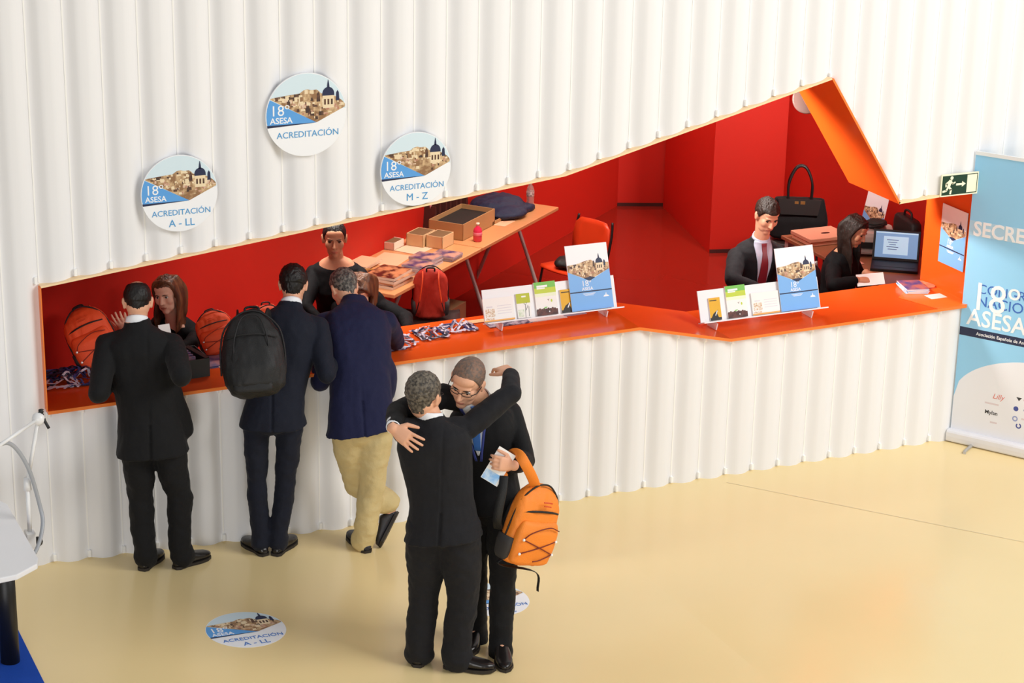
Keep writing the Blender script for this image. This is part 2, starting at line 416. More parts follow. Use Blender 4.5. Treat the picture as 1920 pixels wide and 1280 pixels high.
# ------------------------------------------------------------------ printed signs
rs = random.Random(3)
def panorama(bm, M, S, top, bot, x0, x1, z=0.0008, dome=True):
    """old town picture: hill, ruins, rooftops and a domed tower; materials 0..5 = tan, cream, brown, pink, navy, sky"""
    def clipy(x):  # lower limit of the picture
        return bot(x)
    n = 34
    for i in range(n):
        a, b = x0 + (x1 - x0) * i / n, x0 + (x1 - x0) * (i + 1) / n
        poly2(bm, [(a * S, max(clipy(a), -9) * S), (b * S, clipy(b) * S), (b * S, max(top(b), clipy(b) + .01) * S), (a * S, max(top(a), clipy(a) + .01) * S)], z, z + .0003, 0, M)
    for k in range(150):
        x = rs.uniform(x0 + .03, x1 - .12); w = rs.uniform(.03, .13); t, b = top(x) - .02, max(clipy(x), clipy(x + w)) + .01
        if t - b < .05: continue
        y = rs.uniform(b, t); h = min(rs.uniform(.02, .12), min(top(x), top(x + w)) - y)
        if h < .015: continue
        lowf = (y - b) / (t - b)
        mi = rs.choice([1, 1, 0, 0, 1, 2] if lowf > .45 else [0, 3, 1, 2, 3, 0])
        zz = z + .0004 + k * 1e-6
        poly2(bm, [(x * S, y * S), ((x + w) * S, (y + rs.uniform(-.01, .01)) * S), ((x + w * .9) * S, (y + h) * S), (x * S, (y + h) * S)], zz, zz + .0002, mi, M)
    if dome:
        c = x0 + (x1 - x0) * .775; ty = top(c); b = .34 * (x1 - x0) / 1.9
        zt = z + .0008
        poly2(bm, [((c - b * .42) * S, (ty - b * 1.0) * S), ((c + b * .42) * S, (ty - b * 1.0) * S), ((c + b * .42) * S, (ty - b * .1) * S), ((c - b * .42) * S, (ty - b * .1) * S)], zt, zt + .0002, 1, M)
        for k in (-.26, 0, .26):
            poly2(bm, [((c + b * (k - .07)) * S, (ty - b * .75) * S), ((c + b * (k + .07)) * S, (ty - b * .75) * S), ((c + b * (k + .07)) * S, (ty - b * .35) * S), ((c + b * (k - .07)) * S, (ty - b * .35) * S)], zt + .0002, zt + .0004, 2, M)
        pts = [(c + b * .46 * math.cos(t), ty - b * .1 + b * .62 * math.sin(t) ** .8) for t in [pi * i / 12 for i in range(13)]]
        poly2(bm, [(p[0] * S, p[1] * S) for p in pts], zt, zt + .0003, 4, M)
        poly2(bm, [((c - b * .1) * S, (ty + b * .45) * S), ((c + b * .1) * S, (ty + b * .45) * S), ((c + b * .07) * S, (ty + b * .75) * S), ((c + b * .015) * S, (ty + b * 1.05) * S), ((c - b * .015) * S, (ty + b * 1.05) * S), ((c - b * .07) * S, (ty + b * .75) * S)], zt, zt + .0003, 4, M)
        for k in (-.75, .7):
            poly2(bm, [((c + b * (k - .14)) * S, (ty - b * .5) * S), ((c + b * (k + .14)) * S, (ty - b * .5) * S), ((c + b * (k + .1)) * S, (ty + b * .08) * S), ((c + b * k) * S, (ty + b * .25) * S), ((c + b * (k - .1)) * S, (ty + b * .08) * S)], zt, zt + .0003, 4 if k > 0 else 2, M)
PANO = [tan_print, cream_print, brown_print, pink_print, navy_print, sky_print]
def lerp_profile(P):
    def f(x):
        for (a, ya), (b, yb) in zip(P, P[1:]):
            if x <= b: return ya + (yb - ya) * (x - a) / (b - a)
        return P[-1][1]
    return f
ridge = lerp_profile([(-1, .40), (-.86, .45), (-.4, .50), (-.14, .52), (-.1, .58), (.03, .61), (.12, .58), (.3, .59), (.33, .5), (.5, .46), (.6, .46), (.8, .36), (1, .2)])
def round_sign(M, R, lines, label, name, cat, th=.012, floor=False, group=None):
    root = thing(name, None, label, cat, group, M)
    I = Matrix.Identity(4)
    bm = B(); loft(bm, [ring(V((0, 0, 0)), V((R, 0, 0)), V((0, R, 0)), 72), ring(V((0, 0, th)), V((R, 0, 0)), V((0, R, 0)), 72)])
    obj('sign_disc', bm, white_print, root, local=True)
    Z = Matrix.Translation((0, 0, th))
    def cx(y): return math.sqrt(max(0, .985 ** 2 - y * y))
    bm = B(); pts = [(.985 * math.cos(t), .985 * math.sin(t)) for t in [math.asin(.1 / .985) + (pi - 2 * math.asin(.1 / .985)) * i / 40 for i in range(41)]]
    poly2(bm, [(p[0] * R, p[1] * R) for p in pts], 0, .0005, 0, Z); obj('printed_sky', bm, sky_print, root, local=True)
    low = lerp_profile([(-.9, .43), (.25, -.2), (.98, .14)])
    topc = lambda x: min(ridge(x), cx_inv(x))
    def cx_inv(x): return math.sqrt(max(0, .985 ** 2 - x * x))
    bm = B(); panorama(bm, Z, R, topc, low, -.88, .965); obj('printed_town_picture', bm, PANO, root, local=True)
    bm = B(); e = [(-.895, .41)] + [(.25, -.2)] + [(-cx(-.2), -.2)] + [(-cx(y), y) for y in (-.1, 0, .1, .2, .3)]
    poly2(bm, [(p[0] * R, p[1] * R) for p in e], 0, .0009, 0, Z); obj('blue_triangle', bm, blue_print, root, local=True)
    bm = B(); poly2(bm, [(-.965 * R, -.26 * R), (.1 * R, -.21 * R), (.25 * R, -.2 * R), (-.975 * R, -.2 * R)], .0009, .0013, 0, Z); obj('dark_bar', bm, navy_print, root, local=True)
    obj('number_lettering', text(B(), '18º', .36 * R, Z @ Matrix.Translation((-.9 * R, .02 * R, .0012))), white_print, root, local=True)
    obj('name_lettering', text(B(), 'ASESA', .2 * R, Z @ Matrix.Translation((-.9 * R, -.165 * R, .0012)), bold=.016), white_print, root, local=True)
    for s, y, sz in lines:
        obj('blue_lettering', text(B(), s, sz * R, Z @ Matrix.Translation((0.035 * R, y * R, .0012)), align='CENTER'), cyan_text if not floor else mat('print_blue_lettering', (74, 128, 204), .5, .01), root, local=True)
    return root
WX, WZ = V((1, 0, 0)), V((0, 0, 1))
AC, AS = 'ACREDITACIÓN', .212
def wallM(x, z): return frameM((x, -.046, z), WX, WZ)
round_sign(wallM(.808, 2.300), .222, [(AC, -.56, AS), ('A - LL', -.86, .27)], 'round white wall sign lettered A - LL, left of the three', 'round_sign', 'sign', group=None)
round_sign(wallM(1.568, 2.697), .243, [(AC, -.53, AS)], 'round white wall sign without letters range, highest of the three', 'round_sign', 'sign')
round_sign(wallM(2.246, 2.318), .2235, [(AC, -.54, AS), ('M - Z', -.84, .27)], 'round white wall sign lettered M - Z, touching the edge of the opening', 'round_sign', 'sign')
def floorM(px, py):
    p = atz(px, py, 0)
    for _ in range(20): p = atz(px, py, floor_z(p.x))
    x = V((1, 0, -.04095 if p.x < KX else 0)); x.normalize()
    return frameM((p.x, p.y, p.z + .0005), x, V((0, 1, 0)))
round_sign(floorM(461, 1180), .222, [(AC, -.56, AS), ('A - LL', -.86, .27)], 'round floor sticker lettered A - LL lying on the open floor', 'floor_sticker', 'sticker', th=.0012, floor=True)
round_sign(floorM(921, 1124), .222, [(AC, -.56, AS), ('M - Z', -.86, .27)], 'round floor sticker lettered M - Z partly hidden by the embracing men', 'floor_sticker', 'sticker', th=.0012, floor=True)

# blue congress poster board, local x right, y up, z front, origin at its lower edge centre
VR = lerp_profile([(-1, .62), (-.6, .68), (-.3, .72), (-.1, .80), (.1, .83), (.3, .82), (.35, .7), (.6, .74), (1, .62)])
def poster(M, w, h, label, th=.005, name='congress_poster'):
    root = thing(name, None, label, 'poster', None, M)
    bm = B(); box(bm, (0, h / 2, th / 2), (w, h, th)); obj('poster_board', bm, [white_print], root, local=True)
    Z = Matrix.Translation((0, 0, th)); hw = w / 2
    bm = B(); poly2(bm, [(-hw, h * .6), (0, h * .44), (hw, h * .6), (hw, 0), (-hw, 0)], 0, .0006, 0, Z); obj('blue_panel', bm, mat('print_sky_blue', (122, 180, 240), .45, .02), root, local=True)
    bm = B(); panorama(bm, Z, hw, lerp_profile([(-1, 1.98), (-.5, 2.02), (-.1, 2.12), (.2, 2.14), (.3, 2.0), (.6, 2.02), (1, 1.96)]) if h / hw > 2.7 else VR, lerp_profile([(-1, 1.2 * h / w), (0, .9 * h / w), (1, 1.2 * h / w)]), -.985, .985)
    obj('printed_town_picture', bm, PANO, root, local=True)
    bm = B(); poly2(bm, [(-hw * .28, h * .485), (0, h * .44), (hw * .28, h * .485), (hw * .12, h * .5), (-.12 * hw, h * .495)], .0006, .0016, 0, Z)
    poly2(bm, [(-hw, h * .272), (hw, h * .272), (hw, h * .29), (-hw, h * .29)], .0006, .001, 0, Z); obj('navy_bar', bm, navy_print, root, local=True)
    obj('number_lettering', text(B(), '18º', .125 * h, Z @ Matrix.Translation((-.42 * hw, h * .365, .001))), white_print, root, local=True)
    obj('name_lettering', text(B(), 'ASESA', .068 * h, Z @ Matrix.Translation((-.42 * hw, h * .302, .001)), bold=.014), white_print, root, local=True)
    bm = B()
    for k in range(3): box(bm, (-.1 * hw, h * (.25 - k * .014), .001), ((.6 - .1 * k) * hw, h * .006, .0006), Z)
    poly2(bm, [(.56 * hw, h * .175), (.84 * hw, h * .175), (.78 * hw, h * .2), (.72 * hw, h * .2), (.7 * hw, h * .245), (.66 * hw, h * .2), (.6 * hw, h * .2)], .0006, .001, 0, Z)
    obj('small_print', bm, white_print, root, local=True)
    return root

# leaflet displays
def leaflet(M, w, h, th, kind, label):
    root = thing('leaflet_stack', None, label, 'leaflets', None, M)
    bm = B(); box(bm, (0, h / 2, th / 2), (w, h, th)); obj('paper_stack', bm, paper_m, root, local=True)
    Z = Matrix.Translation((0, 0, th)); q = w / 2; bm = B()
    def R(x0, y0, x1, y1, mi, z=.0004): poly2(bm, [(x0 * w - q, y0 * h), (x1 * w - q, y0 * h), (x1 * w - q, y1 * h), (x0 * w - q, y1 * h)], 0, z, mi, Z)
    if kind == 'white':
        ms = [mat('print_warm_orange', (244, 178, 90), .5), mat('print_pale_brown', (206, 170, 130), .5, .2, 90, rgb2=(248, 240, 230)), mat('print_grey_lines', (226, 222, 226), .5)]
        R(0, 0, 1, .07, 0); R(.04, .08, .34, .16, 1); R(.05, .2, .36, .55, 1); R(.1, .6, .3, .66, 2)
        for k in range(4): R(.45, .3 + .11 * k, .92, .33 + .11 * k, 2)
    elif kind == 'green':
        ms = [mat('print_leaf_green', (120, 196, 84), .5), mat('print_lime', (196, 214, 66), .5), mat('print_pale_lime', (240, 246, 214), .5), mat('print_bean_brown', (110, 60, 50), .5, .2, 40, rgb2=(70, 34, 30)), mat('print_white', (250, 250, 250), .5)]
        R(0, .82, 1, 1, 0); R(0, .66, 1, .82, 1); R(0, .56, 1, .66, 2); R(0, 0, 1, .17, 3); R(.12, .84, .62, .9, 4, .0006); R(.12, .79, .5, .83, 4, .0006)
        for k in range(9): poly2(bm, [(-q + w * (.06 + .1 * k) + .008 * math.cos(t), h * (.17 + .02 * (k % 2)) + .007 * math.sin(t)) for t in [i * pi / 4 for i in range(8)]], 0, .0008, 3, Z)
        poly2(bm, [(q * .2 + .004 * math.cos(t), h * .1 + .005 * math.sin(t)) for t in [i * pi / 4 for i in range(8)]], 0, .0012, 4, Z)
        poly2(bm, [(q * .5 + .006 * math.cos(t), h * .42 + .01 * math.sin(t)) for t in [i * pi / 4 for i in range(8)]], 0, .0008, 1, Z); poly2(bm, [(q * .1, h * .48), (q * .22, h * .42), (q * .3, h * .5), (q * .21, h * .45)], 0, .0008, 3, Z)
        poly2(bm, [(-q * .35, h * .2), (0, h * .22), (q * .05, h * .25), (-q * .2, h * .245)], 0, .001, 0, Z)
    elif kind == 'lime':
        ms = [mat('print_lime_yellow', (186, 196, 40), .5), mat('print_white', (250, 250, 250), .5), mat('print_dark_twig', (66, 66, 60), .5), mat('print_sage', (206, 220, 190), .5, .1, 60, rgb2=(236, 240, 226))]
        R(0, .6, 1, 1, 0); R(.05, .05, .5, .35, 3); R(.4, .84, .72, .9, 1, .0006)
        for a, b in (((.55, 0), (.62, .52)), ((.62, .3), (.8, .5)), ((.8, .05), (.86, .45)), ((.62, .52), (.5, .6)), ((.62, .52), (.74, .62))):
            poly2(bm, [(a[0] * w - q, a[1] * h), (a[0] * w - q + .003, a[1] * h), (b[0] * w - q + .003, b[1] * h), (b[0] * w - q, b[1] * h)], 0, .0008, 2, Z)
    else:
        ms = [mat('print_golden_yellow', (232, 176, 26), .5), mat('print_near_black', (30, 26, 24), .5), mat('print_white', (250, 250, 250), .5)]
        R(0, 0, 1, 1, 0); R(0, 0, 1, .12, 1, .0006); R(.08, .86, .7, .9, 1, .0006)
        poly2(bm, [(-q + .1 * w, h * .12), (-q + .75 * w, h * .12), (-q + .62 * w, h * .3), (-q + .75 * w, h * .46), (-q + .55 * w, h * .4), (-q + .3 * w, h * .3)], 0, .0008, 1, Z)
        poly2(bm, [(-q + .5 * w, h * .2), (-q + .7 * w, h * .42), (-q + .62 * w, h * .42), (-q + .44 * w, h * .22)], 0, .0011, 2, Z)
    obj('printed_cover', bm, ms, root, local=True); return root
def rack(x0, x1, zc, y, label, group):
    """white shelf: tilted back panel on a lip, two feet"""
    root = thing('leaflet_display', ((x0 + x1) / 2, y, zc), label, 'display stand', group)
    tilt = math.radians(20); L = x1 - x0; lift = .05
    M = frameM(((x0 + x1) / 2, y + .03, zc + lift), WX, V((0, math.sin(tilt), math.cos(tilt))))
    bm = B(); box(bm, (0, .105, -.004), (L - .03, .21, .008), M); obj('back_panel', bm, white_m, root)
    bm = B(); box(bm, (0, -.004, .034), (L, .008, .085), M); obj('lip_shelf', bm, white_m, root)
    for s in (-1, 1):
        cx = (x0 + x1) / 2 + s * L * .385; bm = B()
        prism(bm, [(cx - .004, y - .028, zc + lift - .0), (cx - .004, y - .012, zc + .001), (cx - .004, y + .11, zc + .001), (cx - .004, y + .06, zc + .1), (cx - .004, y + .04, zc + lift)], (.008, 0, 0)); obj('foot', bm, white_m, root)
    return M
def rackpos(M, x, up=.004, z=.001): return M @ Matrix.Translation((x, up, z))
ML = rack(2.835, 3.80, 1.137, .225, 'white slanted leaflet display left on the counter, beside the lanyards', None)
leaflet(rackpos(ML, -.37), .21, .148, .012, 'white', 'white leaflets with an orange foot at the left end of the left display')
leaflet(rackpos(ML, -.195), .095, .2 * .78, .01, 'lime', 'narrow leaflets with a lime green top and twig drawing')
leaflet(rackpos(ML, -.035), .15, .215, .012, 'green', 'green and white leaflets with brown beans on the left display')
leaflet(rackpos(ML, .115), .095, .15, .01, 'yellow', 'yellow leaflets with a black figure on the left display')
poster(rackpos(ML, .285, .004, .016), .30, .425, 'tall blue and white congress poster at the right end of the left display')
MR = rack(4.345, 5.30, .992, .125, 'white slanted leaflet display right on the counter, before the man with a red tie', None)
leaflet(rackpos(MR, -.35), .085, .15, .01, 'yellow', 'yellow leaflets with a black figure on the right display')
leaflet(rackpos(MR, -.185), .15, .215, .012, 'green', 'green and white leaflets with brown beans on the right display')
leaflet(rackpos(MR, .035), .21, .148, .012, 'white', 'white leaflets with an orange foot, middle of the right display')
poster(rackpos(MR, .295, .004, .016), .30, .425, 'tall blue and white congress poster at the right end of the right display')
# posters on the jamb and on the end wall
poster(frameM((6.362, .20, 1.205), V((0, -1, 0)), V((0, 0, 1))), .29, .42, 'blue congress poster fixed to the orange end jamb beside the banner')
pw = END0 + (END1 - END0) * .53
poster(frameM(tuple(at(1633, 366, 2.75) - V((.0, 0, .41))), V((.02, -1, 0)), V((.2, 0, 1))), .29, .42, 'blue congress poster leaning on the red end wall behind the seated woman')

# emergency exit sign
root = thing('exit_sign', None, 'green emergency exit sign with running figure, arrow and door at the right', 'sign', None, frameM((6.178, -.06, 1.875), WX, WZ))
ivory = mat('sign_ivory', (250, 246, 216), .45, .01); green = mat('sign_dark_green', (22, 58, 40), .45, .02)
bm = B(); box(bm, (0, 0, -.002), (.30, .152, .01)); obj('sign_plate', bm, ivory, root, local=True)
bm = B(); box(bm, (0, 0, .0035), (.284, .134, .001)); obj('green_field', bm, green, root, local=True)
bm = B(); Z = Matrix.Translation((0, 0, .004))
poly2(bm, [(.058, -.06), (.136, -.06), (.136, .062), (.058, .062)], 0, .0006, 0, Z); obj('door_symbol', bm, ivory, root, local=True)
bm = B(); poly2(bm, [(-.03, -.005), (.018, -.005), (.018, -.018), (.048, .002), (.018, .022), (.018, .009), (-.03, .009)], 0, .0006, 0, Z); obj('arrow_symbol', bm, ivory, root, local=True)
bm = B()
ZS = [0]
def stroke(pts, w):
    ZS[0] += .00008
    for a, b in zip(pts, pts[1:]):
        a, b = V(a + (0,)), V(b + (0,)); n = V((-(b - a).y, (b - a).x, 0)).normalized() * w / 2; d = (b - a).normalized() * w * .3
        poly2(bm, [tuple((p)[:2]) for p in (a - d - n, b + d - n, b + d + n, a - d + n)], 0, .0006 + ZS[0], 0, Z)
poly2(bm, [(-.068 + .0125 * math.cos(t), .05 + .0125 * math.sin(t)) for t in [i * pi / 8 for i in range(16)]], 0, .0006, 0, Z)
stroke([(-.078, .03), (-.09, -.012)], .024); stroke([(-.085, .03), (-.112, .012), (-.11, -.006)], .011); stroke([(-.075, .028), (-.058, .01), (-.04, .018)], .011)
stroke([(-.085, -.012), (-.068, -.03), (-.072, -.058)], .014); stroke([(-.092, -.012), (-.108, -.036), (-.132, -.04)], .014)
obj('running_figure', bm, ivory, root, local=True)

# roll-up banner
bl, br = V((6.315, -.03, 0)), V((6.76, -.735, 0)); bx = (br - bl).normalized(); bw = .85
bM = frameM(tuple(bl), bx, WZ)
root = thing('roll_up_banner', None, 'tall blue and white roll-up banner standing at the right before the wall', 'banner', None, bM)
bm = B(); loft(bm, [ring(V((-.01 + t * (bw + .02), .045, .0)), V((0, .045, 0)), V((0, 0, .055)), 16, 4) for t in (0, 1)]); obj('base_cassette', bm, mat('banner_base_white', (236, 236, 240), .3), root, local=True, smooth=False)
bm = B(); box(bm, (bw / 2, 1.08, 0), (bw, 2.0, .0012)); obj('banner_sheet', bm, mat('banner_blue', (154, 214, 252), .4, .02), root, local=True)
bm = B(); box(bm, (bw / 2, 2.075, 0), (bw, .025, .016)); obj('top_rail', bm, mat('banner_rail', (240, 244, 248), .3), root, local=True)
for s in (.18, .67): obj('foot', tube(B(), curve([(s, .012, .03), (s, .006, .16), (s + .01, .006, .2)]), .012, 8), metal_m, root, local=True)
bm = B(); tube(bm, [(bw / 2, .05, -.03), (bw / 2, 2.06, -.02)], .01, 8); obj('support_pole', bm, metal_m, root, local=True)
Z = Matrix.Translation((0, 0, .0008))
bm = B(); poly2(bm, [(0, .085)] + [(bw, .085)] + [(bw, .5)] + [(bw - bw * 1.0 * t, .33 + .36 * math.sqrt(max(0, 1 - ((t - .22) / .79) ** 2))) for t in [i / 30 for i in range(1, 30)]] + [(0, .33)], 0, .0003, 0, Z)
obj('white_field', bm, mat('banner_white', (242, 244, 252), .4, .01), root, local=True)
bm = B(); poly2(bm, [(0, 1.50), (bw, 1.50), (bw, 1.605), (0, 1.605)], 0, .0003, 0, Z); obj('pale_band', bm, mat('banner_pale', (180, 220, 246), .4), root, local=True)
bm = B(); poly2(bm, [(0, .785), (bw, .785), (bw, .845), (0, .845)], 0, .0003, 0, Z); obj('navy_band', bm, navy_print, root, local=True)
for tx, sz, x, y, z, bo in (('SECRETARÍA', .142, .03, 1.505, .0008, .022), ('18º', .285, .05, .985, .0016, .0), ('ASESA', .165, .045, .872, .0016, .014), ('Asociación Española de Andrología', .034, .12, .803, .0008, .01)):
    obj('white_lettering', text(B(), tx, sz, Z @ Matrix.Translation((x, y, z)) @ Matrix.Diagonal((.93, 1, 1, 1)), bold=bo), white_print, root, local=True)
for tx, sz, y in (('CONGRESO', .095, 1.105), ('NACIONAL', .105, 1.015)):
    obj('blue_lettering', text(B(), tx, sz, Z @ Matrix.Translation((.10, y, .0008))), mat('banner_text_blue', (60, 110, 196), .4), root, local=True)
bm = B(); text(bm, 'Lilly', .052, Z @ Matrix.Translation((.28, .375, .0008)), mi=0, shear=.3); text(bm, 'Mylan', .04, Z @ Matrix.Translation((.235, .255, .0008)), mi=1, bold=.01)
poly2(bm, [(.45, .42), (.49, .42), (.47, .395)], 0, .0006, 1, Z)
for c_, r_, mi in (((.455, .335), .018, 3), ((.485, .215), .02, 3), ((.455, .262), .02, 4)):
    for i in range(14):
        if mi == 3 and c_[1] < .3 and 3 <= i <= 4: continue
        t, t2 = 2 * pi * i / 14, 2 * pi * (i + 1) / 14; k = .55 if c_[1] < .3 else .02
        poly2(bm, [(c_[0] + r_ * math.cos(t), c_[1] + r_ * math.sin(t)), (c_[0] + r_ * math.cos(t2), c_[1] + r_ * math.sin(t2)), (c_[0] + k * r_ * math.cos(t2), c_[1] + k * r_ * math.sin(t2)), (c_[0] + k * r_ * math.cos(t), c_[1] + k * r_ * math.sin(t))], 0, .0006, mi, Z)
for k, (x, y, l) in enumerate(((.23, .325, .1), (.5, .4, .13), (.51, .328, .15), (.5, .262, .14), (.28, .19, .05))): box(bm, (x + l / 2, y + .008, .0004), (l, .012, .0004), Z, 2 if k != 2 else 4)
obj('sponsor_logos', bm, [mat('logo_red', (222, 120, 110), .5), mat('logo_black', (60, 60, 66), .5), mat('logo_pink_grey', (226, 214, 220), .5), mat('logo_blue', (70, 84, 160), .5), mat('logo_pale_blue', (150, 164, 214), .5)], root, local=True)

# ------------------------------------------------------------------ things inside the booth
TD = V((.772, .635, 0)).normalized(); TN = V((-TD.y, TD.x, 0))       # along the table, towards the back wall
TC = V((3.03, 2.32, 0))                                              # near right corner
def tp(a, b, z=0.0): return TC + TD * a + TN * b + V((0, 0, z))
def slab(bm, o, dx, dy, lx, ly, h, mi=0):
    """block with corner o, axes dx dy"""
    return prism(bm, [o, o + dx * lx, o + dx * lx + dy * ly, o + dy * ly], (0, 0, h), mi)
TW = .72
def table(a0, L, label):
    root = thing('folding_table', tp(a0 + L / 2, TW / 2), label, 'table', 'two beech tables in a row')
    obj('tabletop', slab(B(), tp(a0, 0, .712), TD, TN, L, TW, .028), [wood_m], root, bevel=.004)
    for s in ((.16, .74) if a0 == 0 else (.16, .84)):
        c = tp(a0 + L * s, TW / 2, .71)
        for q in (-1, 1):
            f = tp(a0 + L * s + .02 * q, TW / 2 + q * .33, .004)
            obj('leg', tube(B(), curve([c + TN * q * .05 + V((0, 0, -.01)), c + TN * q * .09 + V((0, 0, -.12)), f]), [.016] * 12 + [.014], 10), metal_m, root)
    obj('frame_rail', tube(B(), [tp(a0 + L * .14, TW / 2, .695), tp(a0 + L * .86, TW / 2, .695)], .017, 8), metal_m, root)
table(0, 1.40, 'near beech folding table carrying books and notebooks'); table(1.41, 1.41, 'far beech folding table carrying boxes and bottles')
TZ = .7405
def stack(name, label, cat, o, dx, dy, lx, ly, n, h, mats, group=None, jitter=.012, zg=.0006):
    """n flat items, each its own object"""
    r = random.Random(int(o.x * 1000) + n)
    z = 0
    for i in range(n):
        j = V((r.uniform(-1, 1), r.uniform(-1, 1), 0)) * jitter; a = r.uniform(-.06, .06); ca, sa = math.cos(a), math.sin(a)
        ddx = dx * ca + dy * sa; ddy = dy * ca - dx * sa; p = o + j + V((0, 0, z))
        top = i == n - 1
        root = thing(name, p + ddx * lx / 2 + ddy * ly / 2, label if top else label[:0] + LOWER(label, i, n), cat, group)
        bm = B(); slab(bm, p, ddx, ddy, lx, ly, h); obj('pages', bm, [mats[0]], root)
        bm = B(); slab(bm, p + V((0, 0, h)), ddx, ddy, lx, ly, .0012); obj('cover', bm, [mats[1]], root)
        if len(mats) > 2: bm = B(); slab(bm, p + V((0, 0, h + .0012)) + ddx * lx * .12 + ddy * ly * .1, ddx, ddy, lx * .72, ly * .5, .0005); obj('cover_picture', bm, [mats[2]], root)
        z += h + .0012 + zg
    return z
def LOWER(label, i, n): return ORD[n - 1 - i] + ' from the top, ' + label.replace(', topmost', '')
ORD = ['topmost', 'second', 'third', 'fourth', 'fifth', 'sixth']
page_m = mat('book_pages', (232, 214, 188), .7, .05, 200, stretch=(1, 1, 30))
page_g = mat('notebook_pages', (196, 196, 206), .7, .1, 200, stretch=(1, 1, 30))
cat_cover = mat('catalogue_cover', (72, 30, 24), .35, .1, 14, rgb2=(206, 140, 96))
cat_cover2 = mat('magazine_cover', (180, 130, 60), .35, .1, 14, rgb2=(70, 50, 40))
nb_cover = mat('notebook_cover', (58, 58, 104), .35, .1, 9, rgb2=(196, 150, 130))
peach = mat('peach_paper', (244, 190, 150), .6, .03)
def onT(px, py, z=TZ): return atz(px, py, z)
stack('catalogue', 'thick picture catalogue on the near table corner, topmost of its pile', 'book', tp(.10, .06, TZ), TD, TN, .30, .24, 4, .02, [page_m, cat_cover])
stack('magazine', 'yellowish magazine on the near table behind the catalogues', 'magazine', tp(.12, .36, TZ), TD, TN, .28, .2, 3, .008, [page_m, cat_cover2])
stack('booklet', 'cream booklet by the red wall on the near table, topmost', 'booklet', tp(.38, .47, TZ), TD, TN, .26, .2, 3, .012, [page_m, peach])
def sheet(name, o, lx, ly, label, m, th=.004, ang=0.0, group=None):
    ca, sa = math.cos(ang), math.sin(ang); ddx = TD * ca + TN * sa; ddy = TN * ca - TD * sa
    return tag(obj(name, slab(B(), o, ddx, ddy, lx, ly, th), m), label, 'paper', group)
sheet('paper_sheet', tp(.60, .33, TZ), .34, .24, 'peach paper sheet lying open in the middle of the near table', peach, .003, .1)
sheet('paper_sheet', tp(.98, .34, TZ), .3, .22, 'pale peach paper sheet beside the small cartons', mat('pale_peach_paper', (240, 204, 170), .6), .003, -.05)
def spiral(o, n, label):
    r = random.Random(int(o.y * 977)); z = 0
    for i in range(n):
        a = r.uniform(-.05, .05) - .0; dx = TN * math.cos(a) + TD * math.sin(a); dy = -TD * math.cos(a) + TN * math.sin(a); p = o + V((r.uniform(-.008, .008), r.uniform(-.008, .008), z))
        lab = label if i == n - 1 else ORD[n - 1 - i] + ' from the top, ' + label.replace(', topmost', '')
        root = thing('spiral_notebook', p + dx * .1 + dy * .075, lab, 'notebook', None)
        obj('pages', slab(B(), p, dx, dy, .20, .17, .011), page_g, root)
        obj('cover', slab(B(), p + V((0, 0, .011)), dx, dy, .20, .17, .0012), nb_cover, root)
        bm = B()
        for k in range(16):
            c = p + dx * (.008 + .0122 * k) + dy * .002 + V((0, 0, .007)); u = dy * .007; w = V((0, 0, .0075))
            tube(bm, [c + u * math.cos(t) + w * math.sin(t) for t in [2 * pi * j / 8 for j in range(9)]], .0012, 5)
        obj('spiral_binding', bm, [mat('wire_grey', (186, 188, 200), .3, metal=.6)], root); z += .0128
spiral(tp(.58, .03, TZ) + TD * .1, 5, 'spiral notebook at the table edge, nearest pile, topmost')
spiral(tp(.78, .08, TZ) + TD * .12, 5, 'spiral notebook in the middle pile on the near table, topmost')
spiral(tp(.99, .02, TZ) + TD * .12, 3, 'spiral notebook in the low far pile by the table joint, topmost')
def carton(o, lx, ly, h, label, open_top=True, fill=None, name='cardboard_box', m=card_m, flaps=False):
    root = thing(name, o + TD * lx / 2 + TN * ly / 2, label, 'box'); t = .006
    bm = B(); slab(bm, o, TD, TN, lx, ly, t)
    obj('box_bottom', bm, m, root)
    bm = B()
    for oo, a, b in ((o, lx, t), (o + TN * (ly - t), lx, t)): slab(bm, oo, TD, TN, a, b, h)
    for oo in (o, o + TD * (lx - t)): slab(bm, oo, TD, TN, t, ly, h)
    obj('box_walls', bm, m, root)
    if fill: 
        bm = B(); slab(bm, o + TD * t + TN * t, TD, TN, lx - 2 * t, ly - 2 * t, h * .72); obj('box_contents', bm, fill, root)
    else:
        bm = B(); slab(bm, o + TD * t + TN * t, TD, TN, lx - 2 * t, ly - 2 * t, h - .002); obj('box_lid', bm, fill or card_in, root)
    return root
cream_card = mat('cream_cardboard', (226, 196, 148), .7, .04, 10)
carton(tp(1.50, .22, TZ), .56, .31, .135, 'large open cardboard box with dark contents on the far table', fill=mat('dark_stuff', (36, 30, 24), .9, .5, 60), m=card_m)
carton(tp(1.17, .40, TZ), .20, .15, .10, 'small cream carton, left one of two beside the large box', m=cream_card)
carton(tp(1.20, .245, TZ), .19, .145, .10, 'small cream carton, right one of two beside the large box', m=cream_card)
carton(tp(.99, .56, TZ), .16, .12, .06, 'little white box on the near table by the wall', m=mat('white_card', (240, 226, 210), .7))
carton(tp(2.02, .22, TZ), .17, .12, .03, 'flat dark tray behind the large cardboard box', fill=mat('dark_brown', (50, 26, 20), .7))
